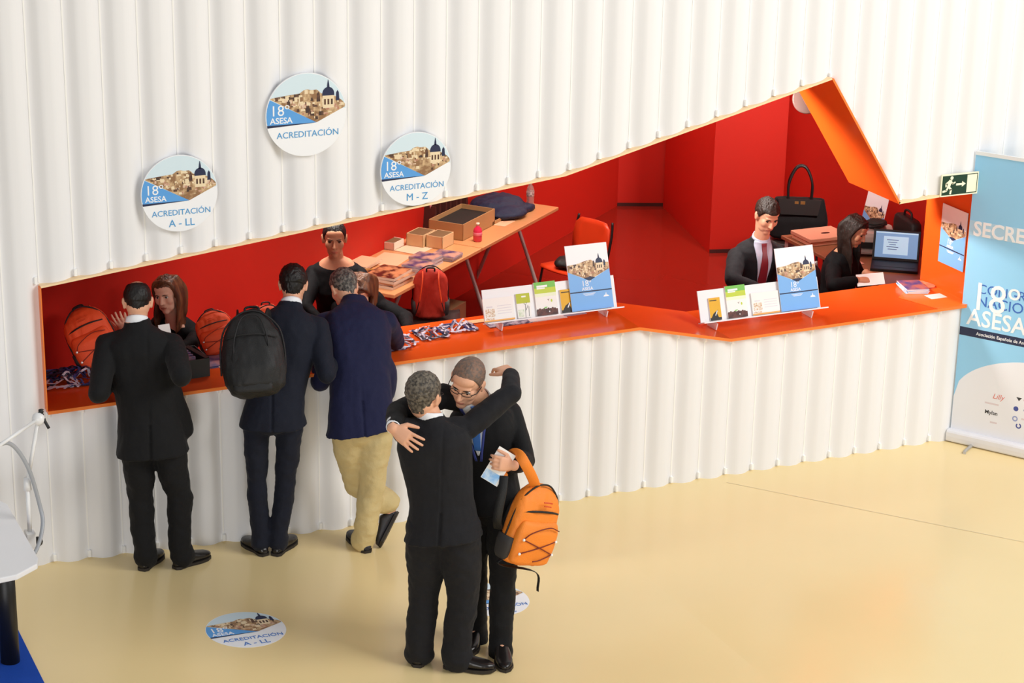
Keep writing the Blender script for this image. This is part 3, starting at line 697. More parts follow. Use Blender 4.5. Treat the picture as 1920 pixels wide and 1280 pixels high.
# pink bottle, water bottle
def bottle(p, prof, label, m, capm, cap, band=None):
    root = thing('bottle', p, label, 'bottle'); obj('bottle_body', lathe(B(), p, prof, 20), m, root, smooth=True)
    obj('cap', lathe(B(), p, cap, 16), capm, root, smooth=True)
    if band: obj('paper_band', lathe(B(), p, band[0], 20), band[1], root, smooth=True)
pb_ = tp(1.56, .12, TZ)
bottle(pb_, [(.0, 0), (.032, .001), (.036, .01), (.036, .085), (.03, .105), (.014, .12), (.013, .13)], 'pink round-shouldered bottle before the large box', mat('pink_glass', (222, 50, 84), .15, .03, coat=.5), mat('cap_cream', (240, 220, 196), .5), [(.0, .13), (.014, .13), (.014, .15), (.0, .151)], ([(.0362, .05), (.0368, .051), (.0368, .075), (.0362, .076)], mat('pink_band', (236, 130, 150), .5)))
wb = tp(2.72, .22, TZ)
bottle(wb, [(.0, 0), (.03, .001), (.033, .012), (.031, .05), (.033, .1), (.033, .135), (.026, .165), (.013, .19), (.012, .2)], 'clear plastic water bottle at the far end of the tables', mat('clear_plastic', (236, 214, 206), .06, .01, trans=.75), mat('cap_navy', (34, 40, 66), .4), [(.0, .2), (.0145, .2), (.0145, .222), (.0, .223)], ([(.0334, .09), (.034, .091), (.034, .133), (.0334, .134)], mat('bottle_band', (226, 208, 200), .5, .2, 60, rgb2=(150, 120, 120))))
# brown gift bags with pink handles in a row behind the box, and a folded navy bag
bagm = mat('dark_brown_paper', (74, 34, 28), .6, .1, 10); pinkh = mat('pink_ribbon', (226, 150, 150), .6)
for k in range(7):
    o = tp(1.62 + .09 * k, .545 + .008 * (k % 2), TZ); root = thing('paper_bag', o, 'dark paper bag with pink handles, %s in the row along the wall' % ['nearest', 'second', 'third', 'fourth', 'fifth', 'sixth', 'farthest'][k], 'bag', 'row of gift bags')
    h = .2 + .015 * ((k * 3) % 4)
    bm = B(); q = TD * .03; w = TN * .16
    loft(bm, [[o, o + q * 2, o + q * 2 + w, o + w], [p + V((0, 0, h)) for p in (o + q * .8, o + q * 1.2, o + q * 1.2 + w, o + q * .8 + w)]]); obj('bag_body', bm, bagm, root)
    c = o + q + w * .5 + V((0, 0, h)); obj('handle', tube(B(), curve([c - w * .2 + V((0, 0, -.02)), c - w * .16 + V((0, 0, .05)), c + w * .02 + V((0, 0, .085)), c + w * .18 + V((0, 0, .04)), c + w * .2 + V((0, 0, -.02))]), .009, 6), pinkh, root, smooth=True)
bm = B(); o = tp(2.22, .10, TZ)
ell(bm, tp(2.46, .40, TZ + .055), (TD * .26, TN * .22, V((0, 0, .075))), 20, 10); ell(bm, tp(2.34, .28, TZ + .04), (TD * .2, TN * .2, V((0, 0, .05))), 20, 10); slab(bm, tp(2.24, .14, TZ), TD, TN, .42, .46, .05)
bm = remesh(bm, .012, 5, .5, (.012, 9)); 
for v in bm.verts: v.co.z = max(v.co.z, TZ + .001)
tag(obj('cloth_bag', bm, mat('navy_bag_cloth', (26, 36, 66), .7, .1, 10, .3, 60), smooth=True), 'folded dark blue cloth bag on the far table end', 'bag')
tag(obj('paper_sheet', slab(B(), tp(2.04, .12, TZ), TD, TN, .2, .1, .003), peach), 'small peach sheet on the far table before the blue bag', 'paper')
# carton on the floor
cf_ = atz(866, 575, .30); carton(V((cf_.x - .12, cf_.y - .06, 0.003)), .26, .2, .30, 'brown carton on the booth floor under the near table', m=mat('brown_carton', (132, 88, 56), .8, .05))

# chairs
def chair(M, label, shell, frame, group=None, back=True):
    """local: x right, y front, z up"""
    root = thing('booth_chair', None, label, 'chair', group, M)
    bm = B(); R = []
    for y, z, w in ((.21, .44, .2), (.19, .455, .215), (.05, .445, .225), (-.12, .435, .22), (-.19, .44, .21)):
        R.append([V((x * w, y, z + .012 * x * x)) for x in (-1, -.6, 0, .6, 1)] + [V((x * w, y, z - .01 + .012 * x * x)) for x in (1, .6, 0, -.6, -1)])
    loft(bm, R); obj('seat', bm, shell, root, local=True, smooth=True)
    bm = B(); R = []
    for z, y, w in () if not back else ((.52, -.20, .17), (.56, -.205, .2), (.68, -.225, .215), (.78, -.245, .20), (.825, -.255, .15)):
        R.append([V((x * w, y + .025 * x * x, z)) for x in (-1, -.6, 0, .6, 1)] + [V((x * w, y - .012 + .025 * x * x, z)) for x in (1, .6, 0, -.6, -1)])
    if back: loft(bm, R); obj('backrest', bm, shell, root, local=True, smooth=True)
    for s in (-1, 1):
        obj('leg', tube(B(), curve([(s * .19, .17, .44), (s * .2, .19, .4), (s * .22, .25, .012)]), .011, 8), frame, root, local=True, smooth=True)
        obj('leg', tube(B(), curve(([(s * .2, -.26, .84), (s * .215, -.235, .7)] if back else []) + [(s * .205, -.19, .45), (s * .21, -.2, .38), (s * .22, -.29, .012)]), .011, 8), frame, root, local=True, smooth=True)
    return root
orange_shell = mat('orange_chair_shell', (226, 66, 26), .4, .03); black_shell = mat('black_chair_shell', (34, 22, 20), .5)
def rotM(x, y, z, deg): return Matrix.Translation((x, y, z)) @ Matrix.Rotation(math.radians(deg), 4, 'Z')
cp = atz(1076, 492, .46); ch1 = chair(rotM(cp.x, cp.y, .002, 110) @ Matrix.Scale(.94, 4), 'orange chair with black frame drawn up to the tables', orange_shell, black_m)
cq = atz(807, 590, .47); ch2 = chair(rotM(cq.x, cq.y, .002, 156), 'dark backless seat at the near table corner carrying an orange backpack', black_shell, black_m, back=False)
chair(rotM(7.14, 3.42, .002, 140), 'black backless seat by the end wall carrying the black handbag', black_shell, black_m, back=False)
bm = B(); c = (ch1.matrix_world @ V((-.02, .02, .5)))
ell(bm, c, (V((.17, .02, 0)), V((-.02, .14, 0)), V((0, 0, .05))), 18, 10); ell(bm, c + V((.03, -.06, .02)), (V((.09, .02, 0)), V((0, .08, 0)), V((0, 0, .05))), 14, 8)
bm = remesh(bm, .01, 3, .5, (.012, 12)); tag(obj('shoulder_bag', bm, black_ny, smooth=True), 'black soft bag lying on the seat of the orange chair', 'bag')

# ------------------------------------------------------------------ backpacks
def backpack(M, label, main, front, black=False, lean=0.0, group=None, word=None):
    """local: x right, y front (outer face), z up, origin at the base centre"""
    root = thing('backpack', None, label, 'backpack', group, M)
    W, Dp, Hh = (.155, .085, .44) if not black else (.165, .1, .46)
    bm = B(); R = []
    for z, w, d, y in ((0, .75, .7, 0), (.02, .92, .95, 0), (.10, 1.0, 1.0, .0), (.22, 1.0, .98, 0), (.31, .96, .88, -.004), (.37, .86, .74, -.012), (.41, .68, .56, -.02), (.435, .42, .36, -.026), (.445, .12, .12, -.03)) if not black else ((0, .45, .5, 0), (.015, .7, .8, .004), (.06, .93, 1.1, .01), (.14, 1.0, 1.2, .012), (.24, .97, 1.05, .006), (.33, .82, .8, -.006), (.39, .62, .6, -.016), (.425, .4, .4, -.026), (.445, .14, .16, -.03)):
        R.append(ring(V((0, y, z * Hh / .445)), V((W * w, 0, 0)), V((0, Dp * d, 0)), 28, 2.7 if not black else 2.25))
    loft(bm, R); bm = remesh(bm, .009, 3, .5, (.006, 14) if not black else (.012, 9, .4)); obj('main_compartment', bm, main, root, local=True, smooth=True)
    bm = B(); R = []
    for z, w, d in ((.015, .7, .5), (.03, .86, .8), (.12, .92, 1), (.2, .9, .95), (.245, .82, .6), (.262, .72, .2)):
        R.append(ring(V((0, Dp * (.78 if not black else .86), z)), V((W * w * (1 if not black else .72), 0, 0)), V((0, (.05 if not black else .034) * d, 0)), 24, 2.6))
    loft(bm, R); bm = remesh(bm, .008, 3); fp = obj('front_pocket', bm, front, root, local=True, smooth=True)
    # zips
    obj('zipper', tube(B(), curve([(-W * .80, Dp * .55, .30), (-W * .3, Dp * .86, .315), (W * .3, Dp * .86, .315), (W * .80, Dp * .55, .30)]), .006 if not black else .004, 6), black_ny, root, local=True, smooth=True)
    obj('zipper', tube(B(), curve([(-W * 1.0, 0.0, .12), (-W * .99, .01, .25), (-W * .84, .012, .355), (-W * .4, .012, .428), (0, .012, .447), (W * .4, .012, .428), (W * .84, .012, .355), (W * .99, .01, .25), (W * 1.0, 0, .12)]), .005, 6), black_ny, root, local=True, smooth=True)
    for s in (-1, 1) if not black else ():
        bm = B(); R = []
        for z, k in ((.02, .6), (.04, .9), (.1, 1.06), (.15, 1.03)): R.append(ring(V((s * W * .9, .0, z)), V((.028 * k, 0, 0)), V((0, .058 * k, 0)), 16, 2.4))
        loft(bm, R); obj('side_pocket', bm, mesh_grey if not black else black_ny, root, local=True, smooth=True)
    if not black:
        y = Dp * .78 + .052
        bm = B(); tube(bm, curve([(-W * .74, y - .012, .225), (-W * .2, y, .245), (W * .5, y, .21), (W * .74, y - .012, .165)]), .0032, 6)
        tube(bm, curve([(-W * .74, y - .012, .165), (0, y + .002, .13), (W * .74, y - .012, .085)]), .0032, 6); tube(bm, curve([(-W * .74, y - .012, .09), (0, y + .002, .13), (W * .74, y - .012, .165)]), .0032, 6)
        tube(bm, curve([(-W * .74, y - .012, .09), (-W * .2, y, .06), (W * .1, y, .05)]), .0032, 6); obj('bungee_cord', bm, cord_m, root, local=True, smooth=True)
        for x, z in ((-.74, .165), (-.74, .09), (.74, .165), (.74, .085)): obj('cord_bead', sph(B(), (W * x, y - .010, z), .008, n=8), clip_white, root, local=True, smooth=True)
        bm = B(); tube(bm, curve([(-.03, y - .04, .368), (0, y - .036, .372), (.03, y - .04, .37)]), .0035, 6); tube(bm, curve([(-.025, y - .035, .35), (.025, y - .035, .352)]), .003, 6); obj('stitched_logo', bm, mat('logo_orange_red', (214, 70, 30), .5), root, local=True)
    else:
        obj('panel_seam', tube(B(), curve([(-W * .55, Dp * 1.0, .2), (-W * .5, Dp * .9, .30), (-W * .25, Dp * .55, .41), (W * .25, Dp * .55, .41), (W * .5, Dp * .9, .30), (W * .55, Dp * 1.0, .2)]), .004, 6), black_ny, root, local=True, smooth=True)
    return root, W, Dp, Hh
def straps(root, W, Dp, Hh, m_top, m_low, kind):
    for s in (-1, 1):
        x = s * .07
        if kind == 'worn': P = [(x, -Dp * .7, Hh * .9), (x * 1.15, -Dp - .05, Hh * .98), (x * 1.45, -Dp - .17, Hh * .82)]
        else: P = [(x, -Dp * .7, Hh * .92), (x, -Dp - .05, Hh * .86), (x * 1.25, -Dp - .06, Hh * .55), (x * 1.6, -Dp - .03, Hh * .28), (x * 1.9, -Dp * .8, Hh * .1)]
        k = curve(P, 8); n = len(k) * 6 // 10
        obj('shoulder_strap', tube(B(), k[:n + 1] if kind != 'worn' else k, .0, mi=0, flat=(.055, .012, V((1, 0, 0)))), m_top, root, local=True, smooth=True)
        if kind != 'worn': obj('strap_webbing', tube(B(), k[n:], .0, flat=(.028, .005, V((1, 0, 0)))), m_low, root, local=True, smooth=True)
    if kind != 'held':
        obj('haul_loop', tube(B(), curve([(-.035, -Dp * .6, Hh * .95), (-.03, -Dp * .7, Hh * 1.03), (.03, -Dp * .7, Hh * 1.03), (.035, -Dp * .6, Hh * .95)]), .007, 6), black_ny, root, local=True, smooth=True)
def packM(p, deg, tilt=0, roll=0): return Matrix.Translation(p) @ Matrix.Rotation(math.radians(deg), 4, 'Z') @ Matrix.Rotation(math.radians(roll), 4, 'Y') @ Matrix.Rotation(math.radians(tilt), 4, 'X')
zc = 1.098
r1, W_, D_, H_ = backpack(packM((.465, .50, zc + .035), 168, 16, 24) @ Matrix.Diagonal((.9, .9, .84, 1)), 'orange backpack at the left end of the counter, above the lanyards', orange_dk, orange_dk)
straps(r1, W_, D_, H_, orange_dk, black_ny, 'pack')
dup(r1, packM((1.20, .50, zc + .022), 166, 16, 18) @ Matrix.Diagonal((.74, .8, .60, 1)), 'orange backpack on the counter between the standing man in black and the black backpack')
hb_ = at(503, 571, .46); dup(r1, packM((hb_.x, .46, zc + .014), 178, 4, 0) @ Matrix.Diagonal((.72, .72, (hb_.z - zc - .012) / .46, 1)), 'orange backpack mostly hidden behind the shoulder of the man wearing a black backpack')
red_ny = mat('red_orange_back_panel', (186, 52, 34), .65, .05, 20, .25, 200)
r6, W_, D_, H_ = backpack(packM(ch2.matrix_world @ V((0, .03, .47)), -22, 6, 0) @ Matrix.Diagonal((.85, .9, .9, 1)), 'orange backpack with its straps outward on the chair at the near table', red_ny, red_ny)
straps(r6, W_, D_, H_, orange_dk, black_ny, 'pack')
lc = at(1513, 186, .74); root = thing('round_lamp', lc, 'round grey translucent lamp half hidden behind the top of the orange reveal panel', 'lamp')
lM_ = frameM(tuple(lc), RT, UP)
obj('lamp_disc', lathe(B(), (0, 0, 0), [(.0, -.02), (.075, -.018), (.092, -.005), (.095, .012), (.088, .016), (.0, .017)], 32, M=lM_), mat('lamp_grey_glass', (186, 150, 140), .3, .02), root, smooth=True)
obj('lamp_rim', lathe(B(), (0, 0, 0), [(.094, -.012), (.1, -.008), (.1, .014), (.094, .018)], 32, M=lM_), mat('lamp_rim_grey', (120, 92, 86), .4), root, smooth=True)
obj('suspension_rod', tube(B(), [lc, V((lc.x, lc.y, H - .002))], .008, 8), black_m, root)
# handbag on the black chair
hb = thing('handbag', (7.05, 3.28, .47), 'black handbag with a tall loop handle standing on the black seat', 'handbag', None, rotM(7.13, 3.40, .475, 150) @ Matrix.Diagonal((1.3, 1.1, 1.32, 1)))
bm = B(); R = []
for z, w, d in ((0, .165, .085), (.02, .19, .1), (.12, .19, .09), (.24, .165, .05), (.265, .16, .035)): R.append(ring(V((0, 0, z)), V((w, 0, 0)), V((0, d, 0)), 28, 4))
loft(bm, R); obj('bag_body', remesh(bm, .01, 3, .5, (.004, 10)), black_cloth, hb, local=True, smooth=True)
bm = B(); prism(bm, [(-.14, .05, .265), (.14, .05, .265), (.12, .088, .17), (-.12, .088, .17)], (0, .006, 0)); obj('front_flap', bm, leather_m, hb, local=True)
for s in (-1, 1): obj('handle', tube(B(), curve([(-.075, s * .035, .24), (-.075, s * .035, .36), (-.04, s * .02, .45), (.0, s * .015, .475), (.04, s * .02, .45), (.075, s * .035, .36), (.075, s * .035, .24)]), .0085, 8), black_m, hb, local=True, smooth=True)
bm = B(); box(bm, (-.02, .066, .245), (.03, .006, .02)); box(bm, (.02, .066, .245), (.025, .006, .016)); obj('clasp', bm, mat('brass', (206, 170, 100), .3, metal=.8), hb, local=True)

# ------------------------------------------------------------------ right hand desk
DZ = .74
root = thing('office_desk', (6.93, 1.95, 0), 'brown desk against the end wall under the laptop and the printer', 'desk')
desk_m = mat('desk_brown', (150, 96, 66), .4, .06, 6, stretch=(8, 1, 1))
obj('desktop', box(B(), (6.95, 1.95, DZ - .014), (.84, 1.5, .028)), desk_m, root, bevel=.004)
for x in (6.58, 7.32):
    for y in (1.25, 2.65): obj('leg', box(B(), (x, y, (DZ - .028) / 2 + .002), (.05, .05, DZ - .03)), metal_m, root)
DZ += .0006
LM = rotM(6.88, 1.60, DZ, -36)
lap = thing('laptop', None, 'open black laptop with a lit blue screen beside the end jamb', 'laptop', None, LM)
bm = B(); box(bm, (0, 0, .011), (.36, .26, .022)); obj('laptop_base', bm, black_m, lap, local=True, bevel=.004)
bm = B(); box(bm, (0, .0, .0225), (.31, .12, .002)); obj('keyboard', bm, mat('keys', (34, 34, 36), .5, .4, 120), lap, local=True)
SM = Matrix.Translation((0, .125, .02)) @ Matrix.Rotation(math.radians(-16), 4, 'X')
bm = B(); box(bm, (0, .006, .12), (.36, .012, .24), SM); obj('screen_lid', bm, black_m, lap, local=True, bevel=.004)
scr = mat('screen_blue', (112, 150, 190), .3, emit=.55); scrw = mat('screen_page', (170, 200, 222), .3, emit=.6); scrt = mat('screen_text', (70, 100, 140), .4, emit=.1)
bm = B(); box(bm, (0, -.0008, .122), (.325, .0012, .2), SM); obj('screen', bm, scr, lap, local=True)
bm = B(); box(bm, (-.005, -.0018, .118), (.19, .001, .14), SM); box(bm, (0, -.0018, .215), (.32, .001, .01), SM); obj('screen_page', bm, scrw, lap, local=True)
bm = B()
for k in range(5): box(bm, (-.03, -.0026, .16 - k * .018), (.09 - .02 * (k % 3), .001, .005), SM)
obj('screen_text', bm, scrt, lap, local=True)
PM = rotM(6.97, 2.12, DZ, -30)
pr_ = thing('printer', None, 'light grey printer on the desk behind the laptop', 'printer', None, PM); pw_ = mat('printer_grey', (206, 194, 184), .5, .02)
bm = B(); loft(bm, [ring(V((0, 0, z)), V((.2 * k, 0, 0)), V((0, .16 * k, 0)), 28, 7) for z, k in ((0, .97), (.01, 1), (.14, 1), (.17, .96), (.175, .9))]); obj('printer_body', bm, pw_, pr_, local=True)
bm = B(); box(bm, (0, -.159, .075), (.26, .02, .05)); obj('paper_slot', bm, black_m, pr_, local=True)
bm = B(); box(bm, (0, -.2, .035), (.24, .1, .012)); obj('output_tray', bm, mat('tray_grey', (150, 140, 134), .5), pr_, local=True)
bm = B()
for k in range(5): tube(bm, [PM @ V((.12 * math.cos(t) * (1 - .06 * k) + .02 * k - .03, .07 * math.sin(t) * (1 + .05 * k), .186 + .007 * k + .006 * math.sin(3 * t + k))) for t in [2 * pi * i / 24 for i in range(25)]], .006, 6)
tag(obj('power_cable', bm, black_m, smooth=True), 'coiled black cable lying on top of the printer', 'cable')
bm = B(); ell(bm, PM @ V((.06, .05, .205)), (V((.1, 0, 0)), V((0, .07, 0)), V((0, 0, .03))), 16, 8); tag(obj('cable_pouch', remesh(bm, .01, 2, .5, (.01, 20)), mat('pouch_black', (30, 28, 24), .7), smooth=True), 'small dark pouch on the printer beside the poster foot', 'bag')
lbM = rotM(7.24, 1.98, DZ, 80)
lb = thing('laptop_bag', None, 'black laptop bag with a carry handle upright behind the laptop', 'bag', None, lbM)
bm = B(); loft(bm, [ring(V((0, 0, z)), V((.19 * k, 0, 0)), V((0, .05 * k, 0)), 24, 5) for z, k in ((0, .94), (.02, 1), (.2, 1), (.25, .95), (.27, .8))]); obj('bag_body', bm, black_ny, lb, local=True, smooth=True)
obj('handle', tube(B(), curve([(-.07, 0, .26), (-.06, 0, .31), (0, 0, .325), (.06, 0, .31), (.07, 0, .26)]), .009, 8), black_m, lb, local=True, smooth=True)
bm = B(); box(bm, (.1, -.055, .2), (.03, .006, .02)); obj('name_tag', bm, white_print, lb, local=True)
salmon = mat('salmon_card', (232, 168, 138), .5, .02)
sm = thing('flat_case', (6.62, 2.5, DZ), 'flat salmon-coloured case with a small dark oval lying on the desk corner', 'case')
obj('lower_part', box(B(), (6.75, 2.46, DZ + .016), (.36, .28, .03), None), salmon, sm, bevel=.004); obj('lid', box(B(), (6.75, 2.46, DZ + .05), (.38, .3, .03)), salmon, sm, bevel=.004)
bm = B(); loft(bm, [ring(V((6.78, 2.44, DZ + z)), V((.04, 0, 0)), V((0, .02, 0)), 16) for z in (.065, .0665)]); obj('oval_mark', bm, mat('oval_dark', (70, 40, 34), .5), sm)
tag(obj('paper_sheet', box(B(), (6.62, 1.9, DZ + .002), (.2, .26, .004)), mat('pinkish_paper', (226, 170, 146), .6)), 'pinkish paper lying on the desk before the printer', 'paper')
# on the right end of the counter
bk = V((6.07, .30, 1.006))
for i in range(5):
    z = bk.z + i * .0072; a = -.25 + .06 * ((i * 7) % 3 - 1); c = V((6.18, .37, z))
    root = thing('booklet', c, (ORD[4 - i] + ' from the top, ' if i < 4 else '') + 'blue booklet in the pile at the right end of the counter' + (', topmost' if i == 4 else ''), 'booklet', 'pile of blue booklets')
    M_ = Matrix.Translation(c) @ Matrix.Rotation(a, 4, 'Z')
    obj('pages', box(B(), (0, 0, .003), (.16, .22, .006), M_), paper_m, root); obj('cover', box(B(), (0, 0, .0064), (.16, .22, .0008), M_), blue_print if i < 4 else mat('booklet_cover', (60, 84, 150), .4, .1, 9, rgb2=(190, 120, 110)), root)
bm = B(); loft(bm, [ring(V((6.29, .42, 1.007 + z)), V((.07, .01, 0)), V((-.02, .09, 0)), 20, 3) for z in (0, .012)]); tag(obj('brochure', bm, mat('brochure_peach', (240, 180, 140), .5, .1, 20, rgb2=(226, 140, 110))), 'peach brochure partly under the blue booklets on the counter', 'brochure')
tag(obj('note_card', box(B(), (6.235, .17, 1.0095), (.13, .09, .003), None), paper_m), 'small white card at the right end of the orange counter', 'card')
bm = B(); prism(bm, [(6.09, -.062, 1.003), (6.372, -.062, 1.003), (6.372, .53, 1.003), (6.30, .53, 1.003), (5.98, .25, 1.003)], (0, 0, .006)); tag(obj('counter_flap', bm, [mat('flap_orange', (244, 120, 44), .25, .02)]), 'paler orange flap panel at the right end of the counter', 'flap')
# counter, left part
gb = thing('document_box', (.86, .24, 1.103), 'dark grey document box filled with blue booklets, right of the man in black', 'box')
GM = rotM(.865, .27, 1.104, 4); grey_box = mat('grey_green_board', (58, 66, 64), .6, .03)
bm = B(); box(bm, (0, 0, .003), (.28, .26, .006), GM)
for c, s in (((0, -.128, .058), (.28, .005, .116)), ((0, .128, .058), (.28, .005, .116)), ((-.138, 0, .058), (.005, .26, .116)), ((.138, 0, .058), (.005, .26, .116))): box(bm, c, s, GM)
obj('box_shell', bm, grey_box, gb)
bm = B(); loft(bm, [[GM @ V(p) for p in ((.075, .125, .11), (.1, .125, .116), (.138, -.128, .116), (.115, -.128, .11))], [GM @ V(p) for p in ((.075, .125, .118), (.1, .125, .124), (.138, -.128, .124), (.115, -.128, .118))]]); obj('lid_strap', bm, black_m, gb)
blu = mat('booklet_blue_mauve', (92, 92, 140), .5, .1, 12, rgb2=(170, 120, 130))
for k in range(6):
    tag(obj('booklet', box(B(), (-.03, .1 - .041 * k, .069), (.18, .014, .124), GM), blu), 'blue booklet standing in the grey document box, %s' % ['at the back', 'second from the back', 'third from the back', 'fourth from the back', 'second from the front', 'at the front'][k], 'booklet', 'booklets in the grey box')
tag(obj('card', box(B(), (.0, -.01, .145), (.06, .004, .07), GM), paper_m), 'white card sticking up from the grey document box', 'card')
for k in range(3): tag(obj('booklet', box(B(), (1.09 + .01 * k, .36 + .012 * k, 1.102 + .006 * k), (.15, .21, .0055), None), blu), ['lowest', 'middle', 'topmost'][k] + ' of the three blue booklets lying beside the grey box', 'booklet', 'booklets beside the grey box')
tag(obj('paper_sheet', box(B(), (1.21, .30, 1.1115), (.21, .26, .002), rotM(0, 0, 0, 0)), mat('cream_paper', (250, 222, 180), .6)), 'cream paper lying on the counter left of the black backpack', 'paper')

# lanyard heaps
lan_mats = [mat('lanyard_navy', (44, 54, 112), .6), mat('lanyard_white', (214, 206, 220), .5), mat('lanyard_dark', (30, 32, 56), .6)]
def lanyards(c, rx, ry, n, label, seed, white=.3):
    r = random.Random(seed); bm = B()
    for k in range(n):
        a = r.uniform(0, 2 * pi); q = r.random() ** .5; p = V((c[0] + rx * q * math.cos(a) * .6, c[1] + ry * q * math.sin(a) * .6, c[2]))
        pts = []; an = r.uniform(0, 2 * pi); m = 9
        for i in range(m):
            an += r.uniform(-1.1, 1.1); s = .042
            p = p + V((math.cos(an) * s, math.sin(an) * s * .8, 0)); p.x = min(max(p.x, c[0] - rx), c[0] + rx); p.y = min(max(p.y, c[1] - ry), c[1] + ry)
            hgt = 1 - min(1, ((p.x - c[0]) / rx) ** 2 + ((p.y - c[1]) / ry) ** 2)
            pts.append(V((p.x, p.y, c[2] + .004 + r.uniform(.0, .05) * (.25 + hgt))))
        tube(bm, curve(pts, 5), 0, flat=(.016, .0016, V((r.uniform(-.35, .35), r.uniform(-.35, .35), 1))), mi=(1 if r.random() < white else r.choice([0, 0, 2])))
        if r.random() < .35:
            box(bm, (0, 0, 0), (.05, .012, .004), Matrix.Translation(pts[-1]) @ Matrix.Rotation(r.uniform(0, 6), 4, 'Z'), 1)
    return tag(obj('lanyard_heap', bm, lan_mats), label, 'lanyards', None, 'stuff')
lanyards((.27, .42, 1.100), .24, .15, 60, 'tangled heap of blue and white lanyards at the left end of the counter', 1)
lanyards((2.50, .32, 1.131), .085, .09, 26, 'dark tangle of lanyards on the counter near the middle', 2, .35)
lanyards((2.71, .36, 1.134), .10, .07, 26, 'blue and white lanyard tangle next to the left leaflet display', 3, .45)
lanyards((2.24, .24, 1.128), .11, .12, 26, 'lanyards on the counter right of the man in the blue blazer', 4, .45)
tag(obj('card', box(B(), (2.88, .45, 1.137), (.2, .06, .003)), mat('cream_card', (250, 206, 150), .6)), 'cream strip of card behind the left leaflet display', 'card')
for k, (x, y, w) in enumerate(((3.05, .13, .3), (3.32, .135, .26), (3.52, .155, .16))): tag(obj('brochure', box(B(), (x, y + .21, 1.1395 + .001 * k), (w, .09, .005)), [mat('brochure_navy', (70, 76, 110), .5, .2, 30, rgb2=(200, 200, 214)), paper_m, mat('brochure_grey', (170, 180, 206), .5)][k]), ['navy brochure under the left end of the left display', 'white brochure under the middle of the left display', 'pale blue brochure under the right end of the left display'][k], 'brochure')

# ------------------------------------------------------------------ foreground, left edge
wd = thing('white_desk', (-.75, -1.0, .14), 'white desk at the left edge with a thick black leg', 'desk')
tz = .74 + .13
bm = B(); P = [atz(-30, 925, tz), atz(14, 944, tz), atz(72, 1045, tz)]; e = P[2]
P += [V((e.x - .02, e.y - .07, tz)), V((e.x - .14, e.y - .16, tz)), V((e.x - .9, e.y - .24, tz)), V((e.x - .9, P[0].y, tz))]
prism(bm, [p - V((0, 0, .03)) for p in P][::-1], (0, 0, .03)); obj('desktop', bm, white_m, wd, bevel=.006)
lx, ly = -.50, -1.20
for _ in range(1): obj('leg', lathe(B(), (0, 0, 0), [(.05, floor_z(-.5) + .002), (.05, tz - .03)], 24, M=Matrix.Translation((lx, ly, 0))), black_m, wd, smooth=True)
obj('leg', lathe(B(), (0, 0, 0), [(.05, floor_z(-1.1) + .002), (.05, tz - .03)], 24, M=Matrix.Translation((lx - .6, ly + .25, 0))), black_m, wd, smooth=True)
bm = B(); q = [bm.verts.new((x, y, floor_z(x) + .004)) for x, y in ((-1.6, -.72), (-.385, -.72), (-.385, -3.4), (-1.6, -3.4))]; bm.faces.new(q[::-1])
bmesh.ops.solidify(bm, geom=bm.faces[:], thickness=.003); tag(obj('blue_carpet', bm, mat('carpet_blue', (30, 96, 214), .9, .08, 120)), 'strip of blue carpet on the floor at the lower left', 'carpet')
Yl = -1.02
la = thing('lamp_arm', at(50, 1003, Yl), 'white articulated lamp arm clamped to the white desk edge', 'lamp')
ak, ab = at(72, 785, Yl), at(56, 1000, Yl); ae = at(-12, 842, Yl - .25); am = at(51, 905, Yl)
lw = mat('lamp_white', (238, 238, 238), .3, .01)
obj('lower_arm', tube(B(), [ab, am], .012, 10), lw, la, smooth=True); obj('middle_joint', tube(B(), [am - V((0, 0, .04)), am + V((0, 0, .03))], [.021, .017], 12), lw, la, smooth=True)
obj('upper_arm', tube(B(), [am, ak], .011, 10), lw, la, smooth=True); obj('elbow_joint', sph(B(), ak, .035), lw, la, smooth=True)
obj('front_arm', tube(B(), [ak, ae], .010, 10), lw, la, smooth=True)
bm = B(); d = (RT * .6 + UP * .6); tube(bm, curve([ak + d * .02 + UP * .04, ak + d * .03, ak + RT * .055 - UP * .05]), [.008, .016, .01, .016, .012, .01, .012, .008, .01, .008, .008, .008, .008][:13], 8); obj('tension_knob', bm, black_m, la, smooth=True)
bm = B(); box(bm, ab + V((0, 0, -.03)), (.05, .07, .09)); obj('clamp', bm, lw, la, bevel=.006)
obj('clamp_screw', tube(B(), [ab + V((-.06, .02, -.03)), ab + V((-.06, .02, .06))], .007, 8), metal_m, la); bm = B(); lathe(bm, (0, 0, 0), [(.0, 0), (.028, .003), (.028, .03), (.0, .034)], 12, M=frameM(tuple(ab + V((.03, -.01, -.05))), UP, FW.cross(UP))); obj('clamp_knob', bm, black_m, la)
bm = B(); tube(bm, curve([at(-15, 838, Yl - .2), at(20, 832, Yl - .1), at(52, 875, Yl - .05), at(74, 945, Yl), at(80, 985, Yl - .05), at(66, 1035, Yl - .15), at(35, 1062, Yl - .25), at(-10, 1072, Yl - .3)]), .011, 10); tag(obj('grey_cable', bm, mat('cable_grey', (168, 172, 178), .4), smooth=True), 'thick grey cable hanging in a loop from the lamp arm', 'cable')

